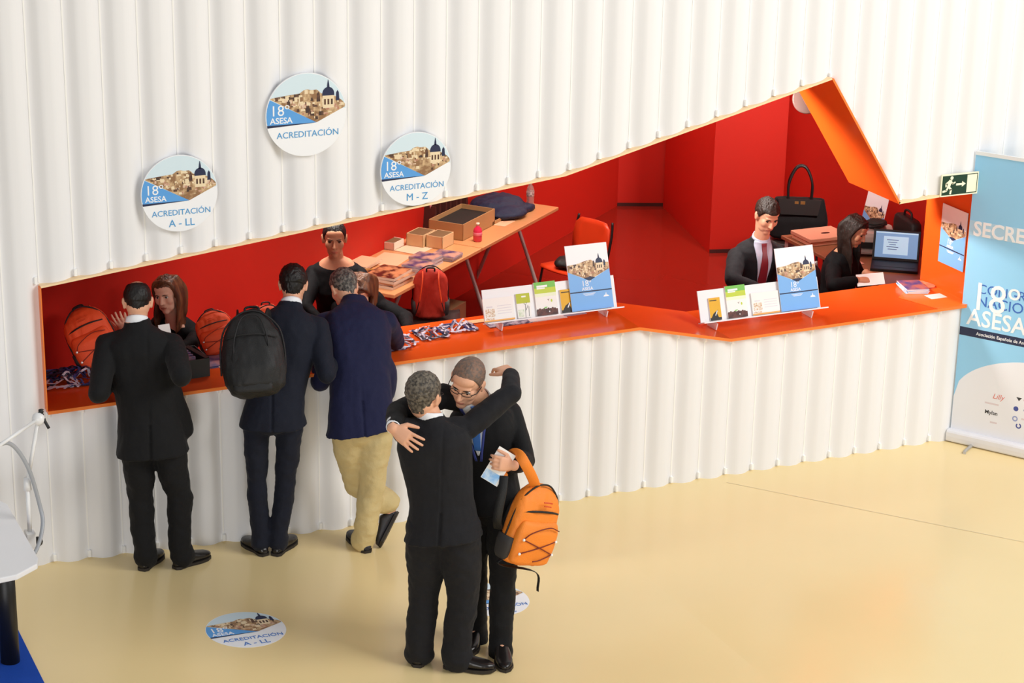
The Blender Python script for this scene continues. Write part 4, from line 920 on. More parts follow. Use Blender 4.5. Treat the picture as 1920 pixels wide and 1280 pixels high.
# ------------------------------------------------------------------ people
def bez(a, b, c, t): return a * (1 - t) ** 2 + b * 2 * t * (1 - t) + c * t * t
def head_frame(fwd, up):
    f = V(fwd).normalized(); u = V(up); u = (u - f * f.dot(u)).normalized(); return f.cross(u).normalized(), f, u   # person's right, forward, up
def add_head(bm, c, r, f, u, k=1.0, female=False):
    def P(x, y, z): return c + (r * x + f * y + u * z) * k
    def E(x, y, z, a, b, d): ell(bm, P(x, y, z), (r * a * k, f * b * k, u * d * k), 20, 14)
    j = .9 if female else 1.0
    E(0, -.012, .034, .075, .095, .084); E(0, .03, -.032, .06 * j, .06, .078); E(0, .030, -.062, .05 * j, .056, .056); E(0, .060, -.094, .029 * j, .026, .025)
    E(0, -.02, -.03, .066, .07, .06)
    for s in (-1, 1):
        E(s * .034, .053, -.02, .03, .03, .036); E(s * .031 * j, .034, -.066, .024, .04, .036)
        E(s * .077, -.008, -.008, .009, .019, .031); E(s * .082, -.016, .006, .008, .012, .022)
        E(s * .010, .093, -.032, .0085, .010, .0075)
    E(0, .070, .026, .05, .019, .014); E(0, .05, .055, .056, .036, .035)
    limb(bm, [P(0, .080, .018), P(0, .098, -.016), P(0, .1055, -.029)], [.0085 * k, .0105 * k, .0115 * k], 12)
    E(0, .083, -.061, .023, .0115, .0065); E(0, .081, -.069, .02, .011, .0065); E(0, .070, -.055, .034, .02, .03)
def add_hand(bm, w, d, n, side, curl=.35, spread=.10, k=1.0, thumb=1.0):
    """w wrist, d towards the fingers, n where the palm faces, side +1 puts the thumb at d x n"""
    d = d.normalized(); n = (n - d * d.dot(n)).normalized(); s = d.cross(n) * side
    loft(bm, [ring(w - d * .02, s * .029 * k, n * .021 * k, 14), ring(w + d * .012 * k, s * .03 * k, n * .02 * k, 14), ring(w + d * .05 * k, s * .041 * k, n * .017 * k, 14, 2.6), ring(w + d * .088 * k, s * .043 * k, n * .0135 * k, 14, 2.8), ring(w + d * .096 * k, s * .036 * k, n * .009 * k, 14)])
    for i, (L, b) in enumerate(((.072, .033), (.08, .0115), (.075, -.0105), (.058, -.031))):
        p = w + (d * .088 + s * b) * k; a = spread * (1.6 - 1.1 * i) * .8; dd = d * math.cos(a) + s * math.sin(a)
        pts = [p - dd * .012 * k, p]; th = curl * (.5 + .1 * i)
        for seg, fr in enumerate((.44, .31, .25)):
            v = dd * math.cos(th) + n * math.sin(th); p = p + v * L * fr * k; pts.append(p); th += curl * (.9, .8, .5)[seg]
        limb(bm, pts, [.0094 * k, .0092 * k, .0086 * k, .008 * k, .0068 * k], 10)
    p = w + (d * .022 + s * .03) * k; v1 = (d * .72 + s * .62 * thumb + n * .25).normalized(); v2 = (d * .9 + s * .3 * thumb + n * .3).normalized()
    limb(bm, [p - s * .012 * k, p + v1 * .036 * k, p + v1 * .036 * k + v2 * .032 * k, p + v1 * .036 * k + v2 * .057 * k], [.014 * k, .0118 * k, .0102 * k, .008 * k], 10)
def eyes(root, c, r, f, u, k, browm, look=(0, 0), glasses=False, closed=False):
    for s in (-1, 1):
        e = c + (r * s * .031 + f * .0685 + u * .0045) * k
        bm = B(); ell(bm, e, (r * .0135 * k, f * .0115 * k, u * (.0088 if not closed else .004) * k), 14, 8)
        ell(bm, e + (f * .0085 + r * look[0] + u * look[1]) * k, (r * .0062 * k, f * .0042 * k, u * .0066 * k), 12, 8, 1); obj('eye', bm, [eye_w if not closed else eye_d, eye_d], root, smooth=True)
        bm = B(); limb(bm, [c + (r * s * x + f * y + u * z) * k for x, y, z in ((.015, .0885, .0215), (.03, .0865, .0255), (.044, .077, .0215))], [.0024 * k, .0027 * k, .0016 * k], 8); obj('eyebrow', bm, browm, root, smooth=True)
        bm = B(); limb(bm, [c + (r * s * x + f * y + u * z) * k for x, y, z in ((.0185, .0775, .0095), (.031, .0805, .0135), (.0445, .072, .0085))], [.0016 * k] * 3, 6); obj('eyelid', bm, browm, root, smooth=True)
def short_hair(root, c, r, f, u, k, m, hairline=.072, side=.0, nape=-.075, bald=None, puff=1.05, fringe=0.0, name='hair', seed=0, temple=.05):
    bm = B(); ell(bm, V((0, 0, 0)), (V((1, 0, 0)), V((0, 1, 0)), V((0, 0, 1))), 110, 76)
    for v in bm.verts:
        p = v.co.copy(); x, y, z = p.x * .0765 * puff, p.y * .097 * puff - .014, p.z * .086 * puff + .034
        if z < 0 and y < -.0: z = z * 1.75; y = y * .93 - .004; x *= .93
        nz = noise.noise(V((p.x * 4 + seed, p.y * 4, p.z * 4))) * .5 + noise.noise(V((p.x * 11 + seed, p.y * 11, p.z * 11))) * .5
        g = 1 + .045 * nz * (puff - .97) / .08
        h = (hairline - z) / .02 if y > temple else None
        # keep above: front hairline, over the ears, down to the nape
        lim = hairline - fringe * (1 - abs(x) / .08) if y > .052 else (side + (hairline - side) * max(0, (y - .012) / .04) if y > .012 else (side if y > -.035 else max(nape, side + (y + .035) * 3.2)))
        t = min(1, max(0, (lim - z + .004 * nz) / .012)); 
        if bald:
            b = (V((x, y, z)) - V(bald[:3])).length; t = max(t, min(1, max(0, (bald[3] - b) / .02)))
        g *= 1 - .2 * t
        v.co = c + (r * x * g + f * (y * g) + u * ((z - .02) * g + .02)) * k
    return obj(name, bm, m, root, smooth=True)
def torso(bm, pel, mid, nk, lp, ls, prof, down=None):
    """prof rows: u along the spine, half width, half depth, forward offset; lp/ls lateral unit vectors at hips / shoulders (person's right)"""
    R = []
    for uu, hw, hd, fo in prof:
        if uu <= 0: c = pel + (down or V((0, 0, -1))) * (-uu) * .53; tan = (mid - pel).normalized() if down is None else -down
        else: c = bez(pel, mid, nk, uu); tan = (bez(pel, mid, nk, min(1, uu + .05)) - bez(pel, mid, nk, uu - .05)).normalized()
        l = lp.lerp(ls, min(1, max(0, uu))).normalized(); fw = tan.cross(l).normalized(); l = fw.cross(tan).normalized()
        fw = -fw if fw.dot(tan.cross(l)) < 0 else fw
        R.append(ring(c + fw * fo, l * hw, fw * hd, 26, 2.35))
    loft(bm, R)
JACKET = [(-.29, .200, .150, .0), (-.2, .198, .148, .0), (0, .186, .138, 0), (.22, .166, .122, .004), (.4, .168, .122, .006), (.6, .182, .13, .006), (.76, .19, .128, 0), (.86, .172, .112, -.006), (.93, .125, .092, -.008), (.985, .08, .074, -.004), (1.035, .071, .070, -.002)]
DRESS = [(-.2, .17, .125, 0), (0, .165, .125, 0), (.22, .135, .105, .004), (.42, .136, .108, .012), (.6, .152, .125, .018), (.76, .16, .105, .004), (.87, .15, .088, -.006), (.94, .11, .07, -.008), (.985, .062, .055, -.004)]
def scale_prof(P, a, b=None, hem=None):
    out = [(u, w * a, d * (b or a), o) for u, w, d, o in P]
    if hem: out[0] = (hem[0],) + tuple(x for x in (hem[1], hem[2])) + (0,)
    return out
def shoe(root, heel, toe, up=V((0, 0, 1)), m=None, k=1.0, h=.10):
    """heel, toe: points on the sole line"""
    m = m or leather_m; d = (toe - heel); L = d.length; d.normalize(); s = d.cross(up).normalized(); up = s.cross(d).normalized()
    bm = B(); R = []
    for t, w, hh in ((-.01, .016, .03), (.03, .028, .042), (.12, .034, .056), (.28, .037, h * .85), (.42, .04, .072), (.58, .046, .058), (.74, .047, .048), (.88, .038, .04), (.97, .02, .03), (1.0, .006, .024)):
        R.append(ring(heel + d * L * t + up * (.012 + hh / 2), s * w * k, up * hh / 2, 18, 2.6))
    loft(bm, R)
    o = obj('shoe', remesh(bm, .006, 2), m, root, smooth=True)
    bm = B(); loft(bm, [[heel + d * L * t + s * w * k * q + up * z for t, w, q in ((-.02, .02, -1), (.06, .036, -1), (.3, .034, -1), (.6, .05, -1), (.8, .049, -1), (.95, .03, -1), (1.02, 0, 0), (.95, .03, 1), (.8, .049, 1), (.6, .05, 1), (.3, .034, 1), (.06, .036, 1), (-.02, .02, 1))] for z in (.001, .018)])
    obj('sole', bm, sole_m, o, smooth=False)
def hemmed(P, u, w, d): return [(u, w, d, 0)] + [p for p in P if p[0] > u + .05]
def limb_open(a, b, r0, r1):
    bm = B(); u_, w_ = frame_of(b - a); loft(bm, [ring(a, u_ * r0, w_ * r0, 18), ring(b, u_ * r1, w_ * r1, 18), ring(b, u_ * r1 * .86, w_ * r1 * .86, 18), ring(a, u_ * r0 * .8, w_ * r0 * .8, 18)]); return bm
def person(S):
    """S: pose dictionary; returns the body object (one continuous skin surface) with clothing and hair as children"""
    g = S.get
    k = g('k', 1.0); female = g('female', False)
    pel, nk = S['pel'], S['nk']; mid = g('mid', (pel + nk) / 2); lp, ls = S['lp'].normalized(), S['ls'].normalized()
    r, f, u = head_frame(S['hf'], S['hu']); hc = S['hc']; sk = S['skin']
    bm = B()
    torso(bm, pel, mid, nk, lp, ls, scale_prof([(-.1, .13, .10, 0)] + [q for q in (DRESS if female else JACKET) if q[0] >= 0], .88 if not female else .93), g('down'))
    limb(bm, [nk - (hc - nk).normalized() * .05, nk + (hc - nk) * .3, hc + (f * -.02 + u * -.05) * k], [.062 * (k if not female else .86), .054 * (k if not female else .86), .056 * (k if not female else .86)])
    add_head(bm, hc, r, f, u, k, female)
    jl = g('limb_k', .8); bk_ = Zu.cross(lp); bk_ = bk_ if bk_.dot(f) < 0 else -bk_; S['bk'] = bk_.normalized()
    for sd in 'LR':
        sh, elb, wr = S['sh' + sd], S['el' + sd], S['wr' + sd]
        limb(bm, [nk.lerp(sh, .35) - (nk - pel).normalized() * .02, sh, elb, wr], [.05 * jl, .056 * jl, .040 * jl, .0305])
        hd = S['hand' + sd]; add_hand(bm, wr, hd[0], hd[1], hd[2], *hd[3:])
        if g('hp' + sd): limb(bm, [S['hp' + sd], S['kn' + sd], S['an' + sd], S['an' + sd] + (S['toe' + sd] - S['an' + sd]) * .3], [.064, .048, .036, .024])
    bm = remesh(bm, g('vox', .005), 1, .5)
    hv = [v for v in bm.verts if (v.co - hc - f * .03 * k + u * .02 * k).length < .115 * k and (v.co - hc).dot(f) > .0 and abs((v.co - hc).dot(r)) < .07 * k]
    for _ in range(g('soft', 2)): bmesh.ops.smooth_vert(bm, verts=hv, factor=.5, use_axis_x=True, use_axis_y=True, use_axis_z=True)
    for fc in bm.faces:
        q = fc.calc_center_median() - (hc + (f * .090 - u * .065) * k)
        if abs(q.dot(r)) < .022 * k and abs(q.dot(u)) < (.0085 - .2 * abs(q.dot(r))) * k and abs(q.dot(f)) < .016: fc.material_index = 1
    root = obj('person', bm, [sk, lip_m], smooth=True); tag(root, S['label'], 'person')
    if g('trousers'):
        tm = S['trousers']; bm = B(); fwp = (nk - pel).cross(lp)
        ell(bm, pel - V((0, 0, .02)), (lp * .170, lp.cross(V((0, 0, 1))) * .118, V((0, 0, .11))), 22, 14)
        for sd in 'LR':
            an = S['an' + sd]; kn = S['kn' + sd]; hp = S['hp' + sd]; tr = g('leg_k', 1.0)
            cuff = an + (an - kn).normalized() * (g('cuff' + sd, g('cuff', .015)) + .025) + (S['toe' + sd] - an).normalized() * .012
            limb(bm, [hp + V((0, 0, .02)), hp.lerp(kn, .45), kn, kn.lerp(an, .5), an.lerp(kn, .12), cuff], [.100 * tr, .092 * tr, .074 * tr, .069 * tr, .066 * tr, .071 * tr], 20)
        bm = remesh(bm, .009, 3, .5, g('twob', (.009, 9, 1.1))); obj('trousers', bm, tm, root, smooth=True)
    for sd in 'LR':
        if g('heel' + sd): shoe(root, S['heel' + sd] + (S['toe' + sd] - S['heel' + sd]).normalized() * .004, S['toe' + sd], g('shoeup' + sd, V((0, 0, 1))), g('shoe_m'), 1.0 if not female else .85)
    top = None
    if g('jacket'):
        bm = B(); pr = S.get('prof') or hemmed(scale_prof(JACKET, g('bulk', 1.0)), -.13, .2, .15)
        torso(bm, pel, mid, nk, lp, ls, pr, g('down'))
        for sd in 'LR':
            sh, elb, wr = S['sh' + sd], S['el' + sd], S['wr' + sd]; b = g('sleeve_k', 1.0)
            limb(bm, [nk.lerp(sh, .3) - (nk - pel).normalized() * .03, sh, sh.lerp(elb, .5), elb, elb.lerp(wr, .5), elb.lerp(wr, g('sleeve_end', .86))], [.05 * b, .066 * b, .066 * b, .058 * b, .052 * b, .044 * b], 18)
        for q in g('jx', []): ell(bm, *q)
        for q in g('jl', []): limb(bm, *q)
        bm = remesh(bm, .008, 3, .5, g('wob', (.0075, 8)))
        uf = (nk - pel).normalized()
        if g('vent', True) and not female:
            for v in bm.verts:
                q = v.co - pel; x = abs(q.dot(lp))
                if x < .011 and q.dot(S['bk']) > 0: v.co -= S['bk'] * (.014 if q.dot(uf) < .10 else .004) * (1 - x / .011)
        bm.normal_update()
        top = BVHTree.FromBMesh(bm)
        obj(g('jacket_name', 'jacket'), bm, S['jacket'], root, smooth=True)
    S['bvh'] = top
    if g('collar') and g('jacket'):
        for sd in 'LR':
            wr, elb = S['wr' + sd], S['el' + sd]; d_ = (wr - elb).normalized(); obj('shirt_cuff', limb_open(wr - d_ * .06, wr - d_ * .004, .0425, .0375), S['cuffm'] if g('cuffm') else S['collar'], root, smooth=True)
    cu = ((hc - nk).normalized() + Zu * .5).normalized(); cf = cu.cross(ls).normalized(); cf = cf if cf.dot(f) > 0 else -cf
    S['frame'] = (r, f, u)
    if g('collar'):
        bm = B(); R = []
        for a, q in ((-.03, 1.08), (.016, .98), (.026, .93), (.026, .88), (-.03, .98)): R.append([nk + cu * (a + .012 + g('cz', 0) - .014 * math.sin(t) * (1 if a > 0 else .6)) + (ls * math.cos(t) + cf * math.sin(t)) * .0655 * q * k for t in [2 * pi * i / 28 for i in range(28)]])
        loft(bm, R + [R[0]], cap=False); bmesh.ops.remove_doubles(bm, verts=bm.verts, dist=1e-5); obj('shirt_collar', bm, S['collar'], root, smooth=True)
    if g('hair'): short_hair(root, hc, r, f, u, k, S['hair'], **g('hairk', {}))
    if g('face', True): eyes(root, hc, r, f, u, k, g('browm') or S.get('hair') or hair_dark, g('look', (0, -.001)), closed=g('closed', False))
    return root
def drape(S, root, name, pts, m, d, off=.004, th=.003, n=12):
    """cloth patch laid on the jacket front: pts polygon (world, left/right pairs from top to bottom) projected along d"""
    bm = B(); rows = []; dense = []
    for (a, b), (c_, d_) in zip(pts, pts[1:]): dense += [(a.lerp(c_, j / 5), b.lerp(d_, j / 5)) for j in range(5)]
    for (a, b) in dense + [pts[-1]]:
        row = []
        for i in range(n + 1):
            p = a.lerp(b, i / n); hit = S['bvh'].ray_cast(p - d * .4, d, .8)
            q = hit[0] if hit[0] else p
            row.append(q - d * off)
        rows.append(row)
    A = [[bm.verts.new(p) for p in row] for row in rows]
    for i in range(len(A) - 1):
        for j in range(n): bm.faces.new((A[i][j], A[i][j + 1], A[i + 1][j + 1], A[i + 1][j]))
    bm.normal_update(); bmesh.ops.solidify(bm, geom=bm.faces[:], thickness=th)
    bmesh.ops.recalc_face_normals(bm, faces=bm.faces); return obj(name, bm, m, root, smooth=True)
def strands(root, name, groups, m, vox=.008, wob=(.006, 16)):
    bm = B()
    for pts, rad in groups: limb(bm, curve(pts, 4), [rad[min(len(rad) - 1, int(i / (4 * (len(pts) - 1) + 1) * len(rad)))] for i in range(4 * (len(pts) - 1) + 1)], 12)
    return obj(name, remesh(bm, vox, 3, .5, wob), m, root, smooth=True)
def dn(v): return V(v).normalized()
Zu = V((0, 0, 1)); VIEW = V((FW.x, FW.y, 0)).normalized(); SIDE = V((VIEW.y, -VIEW.x, 0))     # towards the scene / to the right as seen from the gallery
def G(px, py):
    p = atz(px, py, 0)
    for _ in range(20): p = atz(px, py, floor_z(p.x))
    return p
def legs(S, pel, lp, heels, toes, hw=.085, bend=(.02, .02), kz=.49):
    for sd, s, hl, te, b in (('L', -1, heels[0], toes[0], bend[0]), ('R', 1, heels[1], toes[1], bend[1])):
        d = (te - hl).normalized(); S['heel' + sd], S['toe' + sd] = hl, te; S['an' + sd] = hl + d * .052 + Zu * .085
        S['hp' + sd] = pel + lp * s * hw - Zu * .03; S['kn' + sd] = S['hp' + sd].lerp(S['an' + sd], .5) + d * b
def spine(S, pel, nk, hc, lp, ls, shw=.17, bow=V((0, 0, 0))):
    S.update(pel=pel, nk=nk, hc=hc, lp=lp.normalized(), ls=ls.normalized()); S['mid'] = (pel + nk) / 2 + bow
    d = (nk - pel).normalized(); S['shL'] = nk - d * .122 - S['ls'] * shw; S['shR'] = nk - d * .122 + S['ls'] * shw

# --- man in a black suit at the left of the counter, seen from behind
S = dict(skin=skin_m, hair=hair_black, jacket=black_cloth, trousers=black_cloth, collar=shirt_white, label='man in a black suit standing at the left end of the counter, seen from behind', hf=dn((.22, 1, -.42)), hu=Zu)
hL, tL, hR, tR = G(266, 1071), G(302, 1039), G(327, 1067), G(393, 1043)
f0 = dn((.32, 1, 0)); lp = V((f0.y, -f0.x, 0))
pel = at(284, 820, -.20); nk = at(257, 607, -.10); hc = at(258, 566, -.045)
spine(S, pel, nk, hc, lp, lp, .185); legs(S, pel, lp, (hL, hR), (tL, tR)); S['knR'] += SIDE * .02; S['knL'] -= SIDE * .01
S['elL'] = reach(S['shL'], 184, 738, .31); S['wrL'] = V((.40, .14, 1.15)); S['elR'] = reach(S['shR'], 340, 705, .30); S['wrR'] = V((.80, .08, 1.20))
S['handL'] = (dn((.5, .9, 0)), V((0, 0, -1)), -1, .5); S['handR'] = (dn((-.6, .8, .1)), V((-.6, -.3, -.6)), 1, .8)
S['hairk'] = dict(hairline=.075, bald=(.0, -.02, .13, .058), puff=1.035); S['prof'] = hemmed(scale_prof(JACKET, 1.04), -.17, .215, .16); S['jl'] = [([at(322, 720, -.2), at(346, 806, -.2)], [.05, .055])]
S['down'] = dn((.03, -.05, -1)); S['face'] = False; S['cuff'] = -.015
P1 = person(S)
tag(obj('paper_sheet', slab(B(), at(302, 640, .12), V((1, .1, 0)), V((.0, .5, .7)).normalized(), .07, .10, .001), paper_m), 'white sheet held up between the man in black and the long-haired woman', 'paper')

# --- man with the black backpack
S = dict(skin=skin_m, hair=hair_black, jacket=navy_cloth, trousers=navy_cloth, collar=shirt_white, label='man in a dark navy suit carrying a black backpack, leaning on the counter', hf=dn((.45, 1, -.55)), hu=Zu)
f0 = dn((.38, 1, 0)); lp = V((f0.y, -f0.x, 0))
pel = at(512, 775, -.24); nk = at(545, 575, -.02); hc = at(550, 534, .07)
spine(S, pel, nk, hc, lp, lp, .18, V((0, -.03, 0))); legs(S, pel, lp, (G(498, 1043), G(515, 1043)), (G(457, 1015), G(552, 1012)), .1)
S['elR'] = reach(S['shR'], 612, 700, .30); S['wrR'] = V((1.86, .22, 1.19)); S['elL'] = reach(S['shL'], 452, 690, .30); S['wrL'] = V((1.35, .18, 1.18))
S['handL'] = (dn((.8, .6, 0)), V((0, 0, -1)), -1, .5); S['handR'] = (dn((-.2, .9, 0)), V((0, 0, -1)), 1, .5)
S['hairk'] = dict(hairline=.07, puff=1.1, seed=3); S['face'] = False; S['down'] = dn((-.0, -.02, -1)); S['leg_k'] = .83; S['cuff'] = -.02
P2 = person(S)
pM2 = frameM(tuple(at(474, 752, -.36)), V((-lp.x, -lp.y, 0)) + Zu * .10, V((-f0.x, -f0.y, .18)))
pM2 = Matrix(((pM2[0][0], 0, 0, 0),) * 4) if False else pM2
xax = (-lp + Zu * -.06).normalized(); zax = dn(S['nk'] - S['pel']); zax = (zax - xax * xax.dot(zax)).normalized(); yax = zax.cross(xax)
o_ = at(478, 745, -.44)
bM2 = Matrix(((xax.x, yax.x, zax.x, o_.x), (xax.y, yax.y, zax.y, o_.y), (xax.z, yax.z, zax.z, o_.z), (0, 0, 0, 1))) @ Matrix.Diagonal((1.12, 1.05, 1.12, 1))
r2, W_, D_, H_ = backpack(bM2, 'large black backpack worn by the man in the dark navy suit', black_ny, black_ny, True)
straps(r2, W_, D_, H_, black_ny, black_ny, 'worn')

# --- grey-haired man in a blue blazer and khaki trousers, legs crossed
S = dict(skin=skin_m, hair=hair_grey, jacket=blazer_cloth, trousers=khaki_cloth, collar=blazer_cloth, no_jc=True, label='grey-haired man in a blue blazer and khaki trousers leaning on the counter with crossed legs', hf=dn((-.12, 1, -.75)), hu=Zu)
f0 = dn((.25, 1, 0)); lp = V((f0.y, -f0.x, 0))
pel = at(678, 795, -.38); nk = at(664, 570, .09); hc = at(645, 540, .19)
spine(S, pel, nk, hc, lp, lp, .19, V((0, -.05, .05)))
S['hpL'] = pel - lp * .085 - Zu * .03; S['hpR'] = pel + lp * .085 - Zu * .03
hr = G(690, 1037); S['heelR'] = hr; S['toeR'] = hr + V((-.02, .27, .01)); S['anR'] = hr + V((0, .06, .09)); S['knR'] = S['hpR'].lerp(S['anR'], .5) + V((.01, -.01, 0))
tl_ = G(715, 1026); S['toeL'] = tl_; S['heelL'] = tl_ + V((.11, -.01, .215)); S['shoeupL'] = V((.75, -.5, -.3)); S['anL'] = S['heelL'] + V((-.035, .03, .045)); S['cuffL'] = -.085; S['cuff'] = -.005; S['twob'] = (.011, 8, 1.2); S['knL'] = reach(S['hpL'], 668, 905, .42, True)
S['shoeupL'] = dn((-.6, .5, .5)); S['shoe_m'] = mat('dark_blue_shoe', (32, 32, 40), .5)
S['elR'] = reach(S['shR'], 742, 640, .28, True); S['wrR'] = V((2.15, .32, 1.18)); S['elL'] = reach(S['shL'], 600, 715, .30); S['wrL'] = V((1.72, .24, 1.18))
S['handL'] = (dn((.6, .7, 0)), V((0, 0, -1)), -1, .5); S['handR'] = (dn((-.7, .6, 0)), V((0, 0, -1)), 1, .5)
S['hairk'] = dict(hairline=.078, puff=1.06, seed=5, bald=(.0, .02, .128, .035)); S['face'] = False; S['prof'] = hemmed(scale_prof(JACKET, 1.1), -.065, .222, .165); S['down'] = dn((.12, -.12, -1)); S['leg_k'] = 1.08; S['jx'] = [(at(706, 712, -.2), (lp * .125, lp.cross(Zu) * .11, Zu * .2))]
P3 = person(S)

# --- the two embracing men
S = dict(skin=skin_m, hair=hair_grey2, jacket=char_cloth, trousers=char_cloth, collar=shirt_white, label='grey-haired man in a charcoal suit embracing another man, his back to the gallery', hf=dn((.75, .62, -.1)), hu=dn((.1, .1, 1)), k=1.08)
f0 = dn((.52, .85, 0)); lp = V((f0.y, -f0.x, 0))
pel = at(832, 985, -1.93); nk = at(808, 785, -1.83); hc = at(795, 742, -1.80)
spine(S, pel, nk, hc, lp, lp, .18, V((0, -.01, 0))); legs(S, pel, lp, (G(782, 1252), G(832, 1250)), (G(822, 1228), G(892, 1272)))
S['toeL'] = S['heelL'] + dn(f0 + lp * -.0) * .28; S['toeR'] = S['heelR'] + dn(SIDE * 1.0 + VIEW * -.12) * .28
for sd in 'LR': S['an' + sd] = S['heel' + sd] + (S['toe' + sd] - S['heel' + sd]).normalized() * .065 + Zu * .085
S['knL'] = S['hpL'].lerp(S['anL'], .5) + f0 * .03; S['knR'] = S['hpR'].lerp(S['anR'], .5) + SIDE * .03
S['shR'] = at(878, 800, -1.86); S['elR'] = reach(S['shR'], 958, 738, .29, True); S['wrR'] = reach(S['elR'], 957, 700, .21, True)
S['shL'] = at(757, 806, -1.82); S['elL'] = reach(S['shL'], 800, 840, .28, True); S['wrL'] = S['elL'] + V((.20, .08, -.03))
S['handR'] = (dn(SIDE * -.45 + Zu * .05 + VIEW * .75), dn(-Zu + VIEW * .2), 1, .7); S['handL'] = (dn((.8, .2, .1)), dn((0, -1, 0)), 1, .4)
S['hairk'] = dict(hairline=.075, puff=1.08, seed=8); S['prof'] = hemmed(scale_prof(JACKET, 1.04), -.13, .212, .165); S['leg_k'] = 1.17; S['cuff'] = -.005; S['browm'] = hair_grey2
P4 = person(S)
r, f, u = S['frame']
def spectacles(root, c, r, f, u, k, m):
    bm = B()
    for s in (-1, 1):
        tube(bm, [c + (r * (s * .031 + .024 * math.cos(t)) + f * (.095 - .012 * abs(.031 + s * .024 * math.cos(t)) / .05) + u * (.001 + .0125 * math.sin(t))) * k for t in [2 * pi * i / 20 for i in range(21)]], (.0018 if True else 0), 6)
        tube(bm, [c + (r * s * .055 + f * .087 + u * .006) * k, c + (r * s * .0745 + f * .06 + u * .008) * k, c + (r * s * .079 - f * .01 + u * .008) * k], .0024, 6)
    tube(bm, [c + (r * x + f * .099 + u * .009) * k for x in (-.008, 0, .008)], .002, 6)
    obj('glasses', bm, m, root, smooth=True)
spectacles(P4, S['hc'], r, f, u, 1.08, black_m)

S = dict(skin=skin_m, hair=hair_crop, jacket=black_cloth, trousers=black_cloth, collar=shirt_white, label='man with glasses and a blue tie facing the gallery, hugging and holding the orange backpack', hf=dn(VIEW * -.85 + SIDE * -.34 + Zu * -.36), hu=dn(Zu + SIDE * .2 - VIEW * .1), k=1.09)
f0 = dn(VIEW * -1 + SIDE * -.25); f0.z = 0; f0.normalize(); lp = V((f0.y, -f0.x, 0))
pel = at(917, 940, -1.72); nk = at(898, 752, -1.66); hc = at(876, 716, -1.72)
spine(S, pel, nk, hc, lp, lp, .18, V((.03, .05, 0)))
hl, tl = G(936, 1216), G(945, 1249); hr, tr = G(893, 1190), G(884, 1214)
legs(S, pel, lp, (hl, hr), (hl + (tl - hl).normalized() * .29, hr + (tr - hr).normalized() * .28))
S['shR'] = at(832, 742, -1.66); S['elR'] = reach(S['shR'], 745, 772, .29); S['wrR'] = reach(S['elR'], 737, 802, .20)
S['shL'] = at(956, 775, -1.66); S['elL'] = reach(S['shL'], 984, 862, .28); S['wrL'] = reach(S['elL'], 964, 872, .21)
S['handR'] = (dn(at(800, 850, -2.03) - S['wrR']), dn(VIEW * .9 + Zu * -.1), 1, .16, .13, 1.05, 1.1); S['handL'] = (dn(at(930, 868, -1.98) - at(964, 872, -1.98)), dn(Zu * -.3 + VIEW), -1, .75, .05, .95)
S['hairk'] = dict(hairline=.076, puff=1.025, seed=2); S['look'] = (0, -.003); S['browm'] = hair_dark; S['vox'] = .0045; S['wob'] = (.006, 8); S['cuff'] = .05; S['leg_k'] = 1.0
S5 = S; P5 = person(S)
r, f, u = S['frame']; spectacles(P5, hc, r, f, u, 1.09, black_m)
up5 = dn(nk - pel); rt5 = S['ls']; fd = dn(rt5.cross(up5)); fd = fd if fd.dot(f0) > 0 else -fd
def Q(S, x, y): return S['nk'] + S['ls'] * x - dn(S['nk'] - S['pel']) * y
drape(S, P5, 'shirt_front', [(Q(S, -.06, -.014), Q(S, .06, -.014)), (Q(S, -.07, .015), Q(S, .07, .015)), (Q(S, -.065, .06), Q(S, .065, .06)), (Q(S, -.045, .14), Q(S, .045, .14)), (Q(S, -.02, .22), Q(S, .02, .22)), (Q(S, -.004, .27), Q(S, .004, .27))], shirt_white, -fd, .006)
tie_b = mat('blue_silk_tie', (74, 130, 214), .4); lan_b = mat('lanyard_blue', (50, 64, 140), .6)
drape(S, P5, 'necktie', [(Q(S, -.02, .004), Q(S, .02, .004)), (Q(S, -.015, .062), Q(S, .015, .062)), (Q(S, -.024, .12), Q(S, .024, .12)), (Q(S, -.018, .24), Q(S, .018, .24))], tie_b, -fd, .012, .004)
for s in (-1, 1): drape(S, P5, 'lanyard_ribbon', [(Q(S, s * .072, .0), Q(S, s * .058, .0)), (Q(S, s * .062, .08), Q(S, s * .047, .08)), (Q(S, s * .04, .2), Q(S, s * .026, .2)), (Q(S, s * .02, .3), Q(S, s * .006, .3))], lan_b, -fd, .015, .002, 3)
# leaflet in his hand
lf = at(938, 868, -2.0); lM = frameM(tuple(lf), dn(RT * .52 + UP * .85), dn(RT * -.85 + UP * .52))
root = thing('leaflet', None, 'white and blue folded leaflet in the hand of the man with glasses', 'leaflet', None, lM)
bm = B(); box(bm, (-.02, .0, 0), (.19, .1, .003)); obj('paper', bm, paper_m, root, local=True)
bm = B(); box(bm, (-.085, .005, .0019), (.055, .085, .0006)); obj('printed_cover', bm, mat('print_pale_blue', (130, 184, 236), .5, .05, 20, rgb2=(200, 224, 246)), root, local=True)
